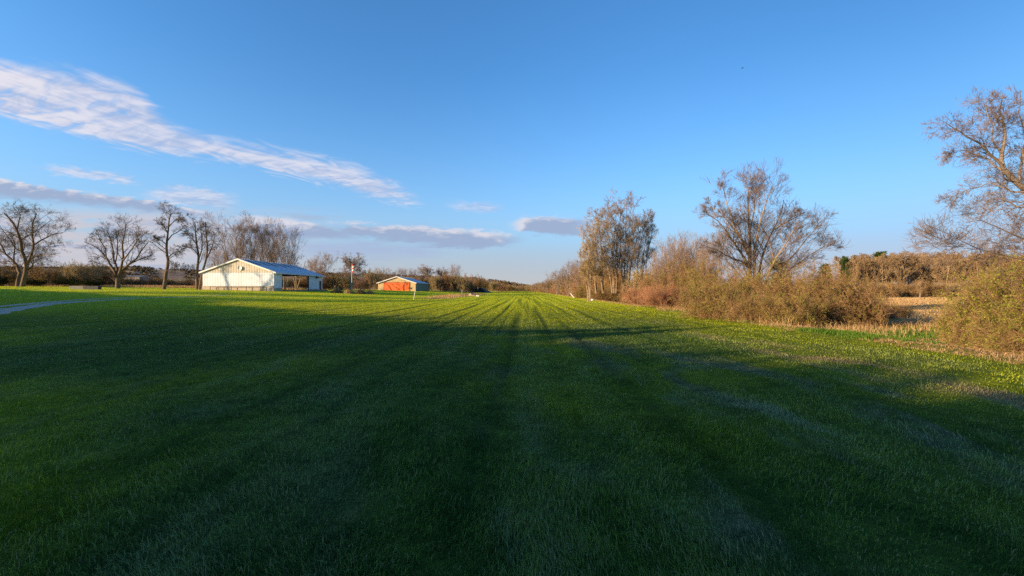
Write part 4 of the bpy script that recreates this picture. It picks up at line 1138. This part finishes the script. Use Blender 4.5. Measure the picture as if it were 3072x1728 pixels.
def corr(mb, a0, a1, fix, axis, zb, zt, out, pitch=.34, depth=.02, m=0):
    """ribbed sheet from a0 to a1; axis 'x' faces -y at y=fix, axis 'y' faces +x at x=fix; zt is a function"""
    pts = []; a = a0
    while a < a1:
        for da, dd_ in ((0, 0), (.22, 0), (.25, depth), (.31, depth)):
            if a + da < a1: pts.append((a + da, dd_))
        a += pitch
    pts.append((a1, 0))
    V = []; Fq = []
    for a, dd_ in pts:
        o = fix + out * dd_
        p = (a, o) if axis == 'x' else (o, a)
        V += [(p[0], p[1], zb), (p[0], p[1], zt(a))]
    for i in range(len(pts) - 1): Fq.append((2 * i, 2 * i + 2, 2 * i + 3, 2 * i + 1))
    mb.add(V, Fq, m)

BX0, BX1, BY0, BY1, BZ, PLZ, EZ, AZ = -64.8, -49.9, 90.0, 113.0, 1.62, 2.5, 5.38, 8.02
BXM = (BX0 + BX1) / 2
bar = empty('corrugated_shed', (BXM, (BY0 + BY1) / 2, BZ))
tag(bar, 'long white corrugated shed with a blue grey roof and an open side bay', 'shed')
bar['used'] = 1
def under(root, o):
    o.parent = root; o.location = tuple(-c_ for c_ in root.location); return o
rl = lambda x: EZ + (AZ - EZ) * (1 - abs(x - BXM) / (BXM - BX0))
mb = MB(); corr(mb, BX0, BX1, BY0, 'x', PLZ, lambda x: EZ, -1)
mb.box(BX0 + .02, BX1 - .02, BY0 + .03, BY0 + .12, PLZ, EZ)
under(bar, mb.build('front_wall', WHITE_SHEET))
mb = MB(); corr(mb, BX0, BX1, BY0 - .045, 'x', EZ - .06, rl, -1, .34, .03)
mb.prism([(BX0 + .02, BY0 + .02, EZ), (BX1 - .02, BY0 + .02, EZ), (BXM, BY0 + .02, AZ - .03)], (0, .1, 0))
gab = under(bar, mb.build('gable', OLD_SHEET)); gab['label'] = 'weathered upper gable sheeting'
mb = MB(); mb.box(BX0 - .04, BX1 + .04, BY0 - .12, BY0 + .25, BZ - .5, PLZ)
mb.box(BX1 - .2, BX1 + .04, BY0 + .25, 93.2, BZ - .5, BZ + .45); mb.box(BX1 - .2, BX1 + .04, 105.6, BY1, BZ - .5, BZ + .25)
mb.box(BX0 - .04, BX0 + .2, BY0 + .25, BY1, BZ - .5, PLZ)
under(bar, mb.build('plinth', PLINTH))
mb = MB()
corr(mb, BY0, 93.2, BX1, 'y', BZ + .45, lambda y: EZ, 1)
mb.box(BX1 - .12, BX1 - .03, BY0 + .13, 93.2, BZ + .4, EZ - .02)
under(bar, mb.build('side_wall', WHITE_SHEET))
mb = MB(); corr(mb, 105.6, BY1, BX1, 'y', BZ + .25, lambda y: EZ, 1)
mb.box(BX1 - .12, BX1 - .03, 105.6, BY1 - .05, BZ + .2, EZ - .02)
mb.box(BX0 + .02, BX0 + .1, BY0 + .13, BY1 - .05, PLZ, EZ - .02)
mb.box(BX1 - 3.0, BX1 - .13, BY1 - .1, BY1, BZ, EZ); mb.box(BX0 + .1, BX0 + 3.6, BY1 - .1, BY1, BZ, EZ)
mb.prism([(BX0 + .02, BY1 - .1, EZ), (BX1 - .02, BY1 - .1, EZ), (BXM, BY1 - .1, AZ - .05)], (0, .1, 0))
sw = under(bar, mb.build('side_wall', WHITE_SHEET))
mb = MB(); mb.box(BX1 + .04, BX1 + .10, 111.3, 112.25, BZ + .2, BZ + 2.35)
under(bar, mb.build('door', DOORM))
mb = MB(); mb.box(BX1 + .04, BX1 + .45, 109.2, 109.9, EZ - .75, EZ - .25)
under(bar, mb.build('vent_box', DARK))
# roof with ribs
def roof(mb, x0, x1, y0, y1, ez, az, ov, og, th=.09, rib=1.0):
    xm = (x0 + x1) / 2; sl = (az - ez) / (xm - x0)
    for sgn, xe in ((-1, x0 - ov), (1, x1 + ov)):
        ze = ez - sl * ov + .1; zr = az + .1
        p = [(xe, y0 - og, ze), (xm, y0 - og, zr), (xm, y0 - og, zr + th), (xe, y0 - og, ze + th)]
        mb.prism(p if sgn < 0 else p[::-1], (0, y1 - y0 + 2 * og, 0))
        y = y0 - og + .2
        while y < y1 + og - .1:
            q = [(xe, y, ze + th + .002), (xm, y, zr + th + .002), (xm, y, zr + th + .04), (xe, y, ze + th + .04)]
            mb.prism(q if sgn < 0 else q[::-1], (0, .07, 0)); y += rib
mb = MB(); roof(mb, BX0, BX1, BY0, BY1, EZ, AZ, .55, .3)
under(bar, mb.build('roof', ROOF))
SLB = (AZ - EZ) / (BXM - BX0)
for i, ys_ in enumerate((91.4, 94.9, 98.4, 101.9, 105.4, 108.9)):
    mb = MB(); x0_, x1_ = BXM + .35, BXM + 3.3
    z = lambda x: AZ + .1 + .09 - SLB * (x - BXM)
    mb.prism([(x0_, ys_, z(x0_) + .045), (x1_, ys_, z(x1_) + .045), (x1_, ys_, z(x1_) + .065), (x0_, ys_, z(x0_) + .065)][::-1], (0, 1.25, 0))
    under(bar, mb.build('skylight', SKYL))
mb = MB()
for sg in (-1, 1):
    xe = BXM + sg * (BXM - BX0 + .58); ze = EZ - SLB * .58
    p = [(xe, BY0 - .36, ze - .06), (BXM, BY0 - .36, AZ - .06), (BXM, BY0 - .36, AZ + .22), (xe, BY0 - .36, ze + .22)]
    mb.prism(p if sg < 0 else p[::-1], (0, .055, 0))
under(bar, mb.build('fascia', TRIM))
mb = MB(); mb.box(BX1 - .02, BX1 + .06, BY0 - .09, BY0 - .01, BZ + .3, EZ)
under(bar, mb.build('corner_trim', TRIM))
mb = MB(); mb.box(BX1 + .45, BX1 + .62, BY0 - .3, BY1 + .3, EZ - .30, EZ - .12)
under(bar, mb.build('gutter', ROOF))
mb = MB()
mb.box(BX1 - .2, BX1 - .02, 93.2, 105.6, EZ - .32, EZ - .02); mb.box(BX1 - .22, BX1 - .02, 105.35, 105.6, BZ, EZ - .3)
mb.box(BX1 - .22, BX1 - .02, 93.2, 93.4, BZ, EZ - .3)
mb.tube([(BX1 - .12, 105.3, EZ - 1.5), (BX1 - .12, 104.2, EZ - .3)], .06, 6)
for y in (93.3, 97.4, 101.5, 105.5, 109.6):
    for sg in (-1, 1): mb.tube([(BXM + sg * 7.2, y, EZ - .1), (BXM, y, AZ - .15)], .08, 6)
    mb.tube([(BX0 + .2, y, EZ - .12), (BX1 - .2, y, EZ - .12)], .07, 6)
mb.tube([(BX0 + .3, 101.5, BZ), (BX0 + .3, 101.5, EZ)], .09, 6)
under(bar, mb.build('frame', DARK))
mb = MB(); mb.box(BX0 + .2, BX1 + 1.6, 93.3, BY1 - .1, BZ - .3, BZ + .03)
under(bar, mb.build('floor_slab', CONC))
# dish on the gable
dx_, dz_ = px(717, 89.5), pz(804, 89.5)
mb = MB()
rings = [(0.0, .12), (.2, .10), (.36, .04), (.44, -.03)]
V = []; k_ = 20
for r_, o_z in rings:
    for i in range(k_): a = 6.2832 * i / k_; V.append((dx_ + r_ * math.cos(a), 89.72 + o_z, dz_ + r_ * math.sin(a)))
mb.add(V, [(j * k_ + i, j * k_ + (i + 1) % k_, (j + 1) * k_ + (i + 1) % k_, (j + 1) * k_ + i) for j in range(3) for i in range(k_)])
mb.tube([(dx_ - .1, 89.95, dz_ - .75), (dx_ - .1, 89.8, dz_ - .6), (dx_, 89.65, dz_)], .03, 6)
mb.tube([(dx_, 89.6, dz_ - .44), (dx_, 89.1, dz_ - .15)], .015, 5)
dsh = mb.build('satellite_dish', DISH); tag(dsh, 'round pale satellite dish mounted high on the gable of the corrugated shed', 'satellite dish')
# pipe rail along the plinth
mb = MB()
rail_x = [px(u, 89.4) for u in (631, 654, 694, 739, 782)]
for x in rail_x: mb.tube([(x, 89.4, BZ - .2), (x, 89.4, PLZ - .1)], .05, 6)
ra = mb.build('post', RUST)
rail = empty('pipe_rail', (rail_x[0], 89.4, BZ)); tag(rail, 'low rusty pipe rail standing along the foot of the shed gable', 'rail')
bpy.data.objects.remove(ra)
for x in rail_x:
    mb = MB(); mb.tube([(x, 89.4, BZ - .2), (x, 89.4, PLZ - .1)], .05, 6); under(rail, mb.build('post', RUST))
mb = MB(); mb.tube([(rail_x[0] - .05, 89.4, PLZ - .06), (rail_x[-1] + .05, 89.4, PLZ - .1)], .04, 6); under(rail, mb.build('top_rail', RUST))

# second hangar
HX0, HX1, HY0, HY1, HZ, HE, HA = -59.2, -42.7, 190.0, 220.0, 1.35, 4.75, 7.45
HXM = (HX0 + HX1) / 2
hg = empty('hangar', (HXM, 205, HZ)); tag(hg, 'low tan hangar with a wide orange door and a blue grey roof', 'hangar')
mb = MB()
rlh = lambda x: HE + (HA - HE) * (1 - abs(x - HXM) / (HXM - HX0))
corr(mb, HX0, HX1, HY0, 'x', HZ - .4, rlh, -1, .5, .03)
mb.prism([(HX0, HY0 + .02, HZ - .4), (HX1, HY0 + .02, HZ - .4), (HX1, HY0 + .02, HE), (HXM, HY0 + .02, HA), (HX0, HY0 + .02, HE)], (0, .15, 0))
under(hg, mb.build('front_wall', TANW))
mb = MB(); mb.box(HX1 - .12, HX1 + .01, HY0 + .18, HY1, HZ - .4, HE); mb.box(HX0 - .01, HX0 + .12, HY0 + .18, HY1, HZ - .4, HE); mb.box(HX0 + .13, HX1 - .13, HY1 - .12, HY1, HZ - .4, HE)
s2 = under(hg, mb.build('side_wall', GREENW)); s2['label'] = 'shaded grey green side wall'
D0, D1, DT = px(1152.5, 190), px(1228, 190), pz(848, 190)
mb = MB()
for i in range(8):
    a = D0 + (D1 - D0) * i / 8; mb.box(a + .02, D0 + (D1 - D0) * (i + 1) / 8 - .02, HY0 - .14, HY0 - .05, HZ - .1, DT)
dr = under(hg, mb.build('door', ORANGE))
mb = MB(); mb.box(D0 - .15, D1 + .15, HY0 - .2, HY0 - .045, DT, DT + .18); mb.box(D0 - .15, D0 - .005, HY0 - .2, HY0 - .045, HZ - .1, DT - .005); mb.box(D1 + .005, D1 + .15, HY0 - .2, HY0 - .045, HZ - .1, DT - .005)
under(hg, mb.build('door_frame', REDF))
mb = MB(); xx = px(1230.5, 190); mb.box(xx + .2, xx + .7, HY0 - .12, HY0 - .04, pz(867, 190), pz(863, 190)); under(hg, mb.build('hatch', DARK))
mb = MB(); roof(mb, HX0, HX1, HY0, HY1, HE, HA, .5, .5, .1, 1.2); under(hg, mb.build('roof', ROOF))
SLH = (HA - HE) / (HXM - HX0); mb = MB()
for sg in (-1, 1):
    xe = HXM + sg * (HXM - HX0 + .55); ze = HE - SLH * .55
    p = [(xe, HY0 - .57, ze - .1), (HXM, HY0 - .57, HA - .1), (HXM, HY0 - .57, HA + .24), (xe, HY0 - .57, ze + .24)]
    mb.prism(p if sg < 0 else p[::-1], (0, .06, 0))
under(hg, mb.build('fascia', TRIM))
mb = MB(); mb.box(HX1 + .015, HX1 + .06, HY0 + .0, HY0 + .22, HZ - .3, HE - .05); under(hg, mb.build('corner_trim', TRIM))

# far long shed seen between the left trees
fs = empty('farm_shed', (px(385, 330), 330, 0)); tag(fs, 'long low grey farm shed far behind the broad bare tree', 'shed')
x0_, x1_ = px(352, 330), px(418, 330); zt = pz(827, 330)
mb = MB(); mb.box(x0_, x1_, 330, 342, -1, zt - 1.2); under(fs, mb.build('wall', simple('far_wall', (.2, .17, .14))))
mb = MB(); mb.prism([(x0_ - .5, 329.5, zt - .7), (x0_ - .5, 336, zt + .2), (x0_ - .5, 342.5, zt - .7)], (x1_ - x0_ + 1, 0, 0)); under(fs, mb.build('roof', simple('far_roof', (.2, .2, .22), .7)))

# ================================================================== SMALL THINGS
# concrete trough on the left
cx0, cx1 = px(207, 75), px(294, 75); cz0 = gz((cx0 + cx1) / 2, 75) - .2; cz1 = pz(857.8, 75)
tr = empty('concrete_trough', ((cx0 + cx1) / 2, 75.6, cz0 + .2)); tag(tr, 'low concrete block on the grass at the left, half pale and half dark', 'concrete block')
xm_ = px(249, 75)
mb = MB(); mb.box(cx0, xm_ - .03, 75, 75.16, cz0, cz1); mb.box(cx0, cx0 + .15, 75.17, 75.5, cz0, cz1 - .01); mb.box(cx0, xm_ - .03, 75.51, 75.65, cz0, cz1)
mb.box(cx0 + .16, xm_ - .04, 75.17, 75.5, cz0, cz1 - .2)
pp = under(tr, mb.build('pale_section', CONC))
mb = MB(); mb.box(xm_, cx1, 74.98, 75.14, cz0, cz1 - .02); mb.box(cx1 - .15, cx1, 75.15, 75.5, cz0, cz1 - .03); mb.box(xm_, cx1, 75.51, 75.65, cz0, cz1 - .02)
mb.box(xm_ + .01, cx1 - .16, 75.15, 75.5, cz0, cz1 - .25)
under(tr, mb.build('dark_section', CONCD))
# windsock
WD = 100.0; wx = px(1055.5, WD); wz = gz(wx, WD)
ws = empty('windsock', (wx, WD, wz)); tag(ws, 'red and white windsock hanging limp on a tall pale pole', 'windsock')
PALE = simple('pale_paint', (.62, .55, .46), .6, .15, 8)
mb = MB(); mb.tube([(wx, WD, wz - .3), (wx, WD, pz(840, WD)), (wx + .03, WD, pz(791, WD))], [.085, .07, .045], 8); under(ws, mb.build('pole', PALE, smooth=True))
rim_z = pz(793, WD)
mb = MB(); N_ = 20
mb.tube([(wx + .32 * math.cos(6.2832 * i / N_) + .3, WD + .32 * math.sin(6.2832 * i / N_), rim_z + .12 * math.cos(6.2832 * i / N_)) for i in range(N_ + 1)], .03, 5)
mb.tube([(wx, WD, rim_z + .1), (wx + .3, WD, rim_z + .14)], .03, 5)
under(ws, mb.build('hoop', DARK))
REDC = simple('red_cloth', (.62, .06, .04), .8, .2, 5); WHC = simple('white_cloth', (.72, .66, .60), .8, .1, 5)
tot = rim_z - pz(818, WD)
mb = MB(); kk = 14; nz = 21
V = []
rr_ = np.random.default_rng(3)
for j in range(nz):
    t = j / (nz - 1); r_ = .32 * (1 - .55 * t)
    for i in range(kk):
        a = 6.2832 * i / kk; q = r_ * (1 + .25 * math.sin(3 * a + 5 * t)) * (.55 + .45 * abs(math.cos(a + t)))
        V.append((wx + .3 + q * math.cos(a) + .05 * math.sin(4 * t) - .12 * t, WD + q * .8 * math.sin(a), rim_z - tot * t + .1 * math.cos(a) * (1 - t)))
fa = [(j * kk + i, (j + 1) * kk + i, (j + 1) * kk + (i + 1) % kk, j * kk + (i + 1) % kk) for j in range(nz - 1) for i in range(kk)]
mb.add(V, fa); mb.M = [((f[0] // kk) // 4) % 2 for f in fa]
under(ws, mb.build('sock', [REDC, WHC], smooth=True))
# dry weeds round the pole
for (u, d, w, n_, lab) in ((1012, 98, 24, 900, 'clump of dry reddish weeds left of the windsock pole'), (1048, 97, 16, 500, 'clump of dry weeds at the foot of the windsock pole'),
                           (1082, 99, 24, 901, 'clump of dry reddish weeds right of the windsock pole'), (1110, 101, 14, 500, 'small clump of dry weeds furthest right of the windsock pole')):
    x = rg.normal(px(u, d), w / F * d * .33, n_); y = rg.normal(d, 1.0, n_)
    V, Q, T, tn = blades(rg, x, y, rg.uniform(.3, 1.15, n_) * np.exp(-((x - px(u, d)) / (w / F * d * .5)) ** 2) + .15, rg.uniform(.03, .06, n_), .5)
    tag(obj('weed_clump', np_mesh('weed_clump', V, [Q, T], [LITTER if n_ > 600 else STRAW], attr=tn)), lab, 'weeds')
# dry grass fringe on the low bank right of the posts
n_ = 9000; yb = rg.uniform(78, 165, n_); cb = rg.normal(-16.6, 1.3, n_)
V, Q, T, tn = blades(rg, cb + ST * yb, yb, rg.uniform(.15, .42, n_), rg.uniform(.03, .07, n_), .8)
tag(obj('bank_grass', np_mesh('bank_grass', V, [Q, T], [STRAW], attr=tn)), 'dry tan grass on the low bank left of the strip', 'dry grass', kind='stuff')
n_ = 16000; xb = rg.uniform(-150, -62, n_); yb = 121 + rg.uniform(0, 9, n_)
V, Q, T, tn = blades(rg, xb, yb, rg.uniform(.3, .9, n_), rg.uniform(.04, .09, n_), .5)
tag(obj('field_edge_grass', np_mesh('field_edge_grass', V, [Q, T], [STRAW], attr=tn)), 'tall dry grass along the far edge behind the left trees', 'dry grass', kind='stuff')
def post(u, vb, vt, d, du, label, r=.06):
    x = px(u, d); z = gz(x, d)
    mb = MB(); top = (px(u + du, d), d, z + (vb - vt) / F * d)
    mb.tube([(x, d, z - .3), ((x + top[0]) / 2 + .02, d, z + (top[2] - z) / 2), top], [r, r, r * .9], 8)
    mb.tube([(top[0], d, top[2] - .12), (top[0], d, top[2] + .02)], [r * 1.15, r * 1.1], 8)
    o = mb.build('marker_post', PALE, smooth=True); tag(o, label, 'post')
post(1240, 898, 872, 71, 6, 'leaning pale marker post in the grass in front of the hangar')
post(1386, 881, 869, 170, 0, 'short upright pale post beside the dark bank', .08)
# buggy
bx_ = px(1016, 146); bz_ = gz(bx_, 146)
bg_ = empty('buggy', (bx_, 146, bz_)); tag(bg_, 'small open buggy with a pale roof parked left of the windsock', 'buggy')
GRB = simple('dark_green_paint', (.05, .07, .045), .5, .2)
mb = MB(); mb.box(bx_ - 1.15, bx_ + 1.15, 145.4, 146.6, bz_ + .4, bz_ + .78); mb.box(bx_ + .75, bx_ + 1.2, 145.45, 146.55, bz_ + .78, bz_ + 1.02); mb.box(bx_ - .55, bx_ + .0, 145.5, 146.5, bz_ + .79, bz_ + .98); mb.box(bx_ - .62, bx_ - .45, 145.5, 146.5, bz_ + .99, bz_ + 1.4)
under(bg_, mb.build('body', GRB))
mb = MB(); mb.box(bx_ - 1.1, bx_ + .85, 145.35, 146.65, bz_ + 1.82, bz_ + 1.95); under(bg_, mb.build('roof', TRIM))
mb = MB()
for sx in (-.9, .75):
    for sy in (145.42, 146.58): mb.tube([(bx_ + sx + .1, sy, bz_ + .75), (bx_ + sx, sy, bz_ + 1.82)], .035, 6)
under(bg_, mb.build('roof_posts', DARK))
mb = MB(); mb.box(bx_ - 1.25, bx_ - .66, 145.4, 146.6, bz_ + .8, bz_ + 1.55); under(bg_, mb.build('cargo_cover', TRIM))
for sx in (-.75, .75):
    for sy in (145.3, 146.7):
        mb = MB(); mb.tube([(bx_ + sx, sy - .1, bz_ + .3), (bx_ + sx, sy + .1, bz_ + .3)], .31, 14); under(bg_, mb.build('wheel', DARK))
# earth bank with black sheeting
BD = 250.0
def mound(name, u0, u1, d, h, dep, material, label, cat, seed=1, flat=.5, parent=None):
    nx, ny = 46, 16; x0_, x1_ = px(u0, d), px(u1, d); V = []
    r_ = np.random.default_rng(seed)
    for i in range(nx):
        for j in range(ny):
            a = i / (nx - 1) * 2 - 1; b_ = j / (ny - 1) * 2 - 1
            rr_ = max(0.0, 1 - abs(a) ** (2 + 4 * flat)) * max(0.0, 1 - abs(b_) ** 2.5)
            x = x0_ + (x1_ - x0_) * (a + 1) / 2; y = d + dep * (b_ + 1) / 2
            V.append((x, y, gz(x, y) - .25 + (h + .25) * rr_ * (1 + .10 * math.sin(a * 7 + seed) + .05 * r_.normal())))
    i = np.arange(nx * ny).reshape(nx, ny)
    Q = np.stack([i[:-1, :-1], i[1:, :-1], i[1:, 1:], i[:-1, 1:]], -1).reshape(-1, 4)
    o = obj(name, np_mesh(name, np.array(V), [Q], [material], smooth=True))
    if label: tag(o, label, cat)
    return o
EARTH = simple('bank_earth', (.20, .14, .075), .95, .4, .5, col2=(.09, .10, .035), bump=.8, dist=.3)
bk = mound('earth_bank', 1318, 1475, BD, 2.9, 16, EARTH, 'low overgrown earth bank with black sheeting on its face, right of the hangar', 'bank', 4)
BLK = simple('black_sheeting', (.012, .013, .014), .7, .3, 1.0)
for (ua_, ub_, vt_, vb_) in ((1383, 1431, 860, 877), (1435, 1458, 861.5, 877)):
    mb = MB(); xa, xb = px(ua_, 248.6), px(ub_, 248.6); zt = pz(vt_, 248.6); zb = gz((xa + xb) / 2, 248) - .2
    n_ = 12
    top = []; bot = []
    for i in range(n_ + 1):
        t = i / n_; x = xa + (xb - xa) * t; fall = (.8 if ub_ > 1440 else 0) * t * t * (zt - zb) + .12 * math.sin(t * 9)
        top.append((x, 249.6 + .25 * math.sin(t * 11), zt - fall)); bot.append((x + .3 * t, 247.6 + .2 * math.sin(t * 17), zb))
    back = [(p[0], p[1] + 1.6, p[2] - .1) for p in top]
    V = bot + top + back; m_ = n_ + 1
    mb.add(V, [(i, i + 1, m_ + i + 1, m_ + i) for i in range(n_)] + [(m_ + i, m_ + i + 1, 2 * m_ + i + 1, 2 * m_ + i) for i in range(n_)])
    o = mb.build('sheeting', BLK); o.parent = bk
hp = mound('straw_heap', 1398, 1430, 112, .75, 3.0, simple('heap_straw', (.46, .33, .18), .95, .3, 2.0, bump=.8, dist=.2), 'small heap of straw and rubble on the grass left of the strip', 'heap', 9, .1)
mb = MB(); x_ = px(1426, 111); z_ = gz(x_, 111)
mb.prism([(x_, 111, z_ - .05), (x_ + .9, 111, z_ - .05), (x_ + 1.0, 111, z_ + .28), (x_ + .7, 111, z_ + .2), (x_ + .2, 111, z_ + .3)], (0, .5, 0)); tag(mb.build('stone', TRIM), 'white stone at the right end of the straw heap', 'stone')
# bits of white board and a white sack at the hedge foot
mb = MB(); xa, za = px(1722, 90), gz(px(1722, 90), 90); xb = px(1711, 90)
mb.prism([(xa - .12, 90, za - .05), (xa + .12, 90, za - .05), (xb + .12, 90, za + .95), (xb - .1, 90, za + .95)], (0, .06, 0))
tag(mb.build('board', TRIM), 'pale board leaning out of the straw at the foot of the hedge', 'board')
mb = MB(); x_ = px(1728, 89.5); mb.tube([(x_ - .3, 89.5, za + .1), (x_ + .6, 89.6, za + .14)], [.1, .07], 7); tag(mb.build('log', BARK_PALE), 'short pale log lying beside the leaning board', 'log')
mb = MB(); x_ = px(1776, 65.5); z_ = gz(x_, 65.5)
V = []; 
for j in range(6):
    for i in range(10):
        a = 6.2832 * i / 10; r_ = .3 * math.sin(math.pi * (.12 + .8 * j / 5)); V.append((x_ + r_ * 1.4 * math.cos(a) * (1 + .15 * math.sin(3 * a)), 65.5 + r_ * math.sin(a), z_ - .04 + .34 * j / 5))
mb.add(V, [(j * 10 + i, j * 10 + (i + 1) % 10, (j + 1) * 10 + (i + 1) % 10, (j + 1) * 10 + i) for j in range(5) for i in range(10)] + [tuple(range(50, 60))])
tag(mb.build('sack', TRIM, smooth=True), 'small white sack lying at the hedge foot below the tall grove', 'sack')
# bird high in the sky
mb = MB(); bw = np.array(W3(2229, 203, 120))
BIRD = simple('bird_feathers', (.03, .03, .035), .8, .2)
def bp(x, y, z): return (bw[0] + x, bw[1] + y, bw[2] + z)
mb.tube([bp(-.28, 0, -.03), bp(-.15, 0, 0), bp(.05, 0, .02), (bw[0] + .2, bw[1], bw[2] + .03), bp(.28, 0, .03)], [.02, .06, .075, .05, .015], 8)
for s_ in (-1, 1):
    tp = [bp(-.08, s_ * .04, .04), bp(.1, s_ * .04, .04), bp(.12, s_ * .3, .14), bp(-.02, s_ * .55, .12), bp(-.1, s_ * .3, .11)]
    mb.prism(tp if s_ > 0 else tp[::-1], (0, 0, .012))
mb.prism([bp(-.26, -.02, -.02), bp(-.26, .02, -.02), bp(-.4, .07, -.03), bp(-.4, -.07, -.03)], (0, 0, .01))
tag(mb.build('bird', BIRD, smooth=True), 'tiny dark bird flying high in the clear sky on the right', 'bird')

# ================================================================== trees standing out of frame to the left, which shade the foreground
pS = needle_parts(96, 10, 6.5, 11000, .50, .0, 'round')
PSH = make_plant('evergreen_tree', pS, BARK, NEEDLE)
TEL = math.tan(R(SUN_EL)); PST = float(np.percentile(pS[0][:, 2], 98.5)) if False else float(np.percentile(pS[1][0][:, 2], 98.5))
qs = [-60, 2.3, 3.9, 5.6, 7.7, 10.6, 11.7, 12.3, 15.2, 15.8, 17.4, 21.3, 26.7, 33.4, 39.4, 47.2, 59, 68.8, 72, 81.7, 95]
rsq = [11, 10, 9, 8.5, 8.2, 7, 7.0, 12, 11.6, 8.6, 6.7, 4.5, 2.1, -.9, -3.5, -7, -12.3, -17.6, -21.7, -28.9, -40]
keep_ = [i for i, q_ in enumerate(qs) if not 11.7 < q_ < 15.5]
qs_ = [qs[i] for i in keep_]; rsq_ = [rsq[i] for i in keep_]
rt = np.random.default_rng(12)
for row in range(3):
    q = -44.0 + row * 1.3
    while q < 96:
        reach = float(np.interp(np.linspace(q - 2.4, q + 2.4, 13), qs_, rsq_).min()) + (-2.6 if q < 16 else -2.6 + .29 * min(q - 16, 9))
        a = -49 - row * 5 - (max(0, q - 45) * .55) + rt.uniform(-.6, .6)
        x = a * Lx - q * Ly; y = a * Ly + q * Lx
        z0_ = gz(x, y)
        zr = gz(reach * Lx - q * Ly, reach * Ly + q * Lx)
        h = (reach - a) * TEL + zr - z0_ + (rt.uniform(-.5, .0) if row else rt.uniform(-.35, .05))
        w = 5.6
        place(PSH, x, y, 'dense dark evergreen in the belt of trees left of the camera, outside the photo', 'tree', 'evergreens outside the frame on the left',
              (w / 6.5, w / 6.5, max(h, 1.5) / PST), rt.uniform(0, 6), z0_)
        q += 2.7
for q, rch, w in ((12.9, 12.0, 2.0), (14.4, 11.2, 2.2)):          # two slim ones standing above the belt
    a = -50.0; x = a * Lx - q * Ly; y = a * Ly + q * Lx
    place(PSH, x, y, 'dense dark evergreen in the belt of trees left of the camera, outside the photo', 'tree', 'evergreens outside the frame on the left',
          (w / 6.5, w / 6.5, (rch - a) * TEL / PST), q, gz(x, y))
for (bx, by, t, hh_) in ((0, 70, 74, 14.5), (0, 88, 86, 16), (-56, 90, 43, 17), (-28, 60, 62, 13)):     # lone trees whose long shadows cross the field
    x, y = bx - Lx * t, by - Ly * t
    place(TD if hh_ == 17 else TB, x, y, 'bare tree standing outside the photo on the left', 'tree', 'bare trees outside the frame on the left', (hh_ / (szD[0] if hh_ == 17 else szB[0]),) * 3, x, name=None)
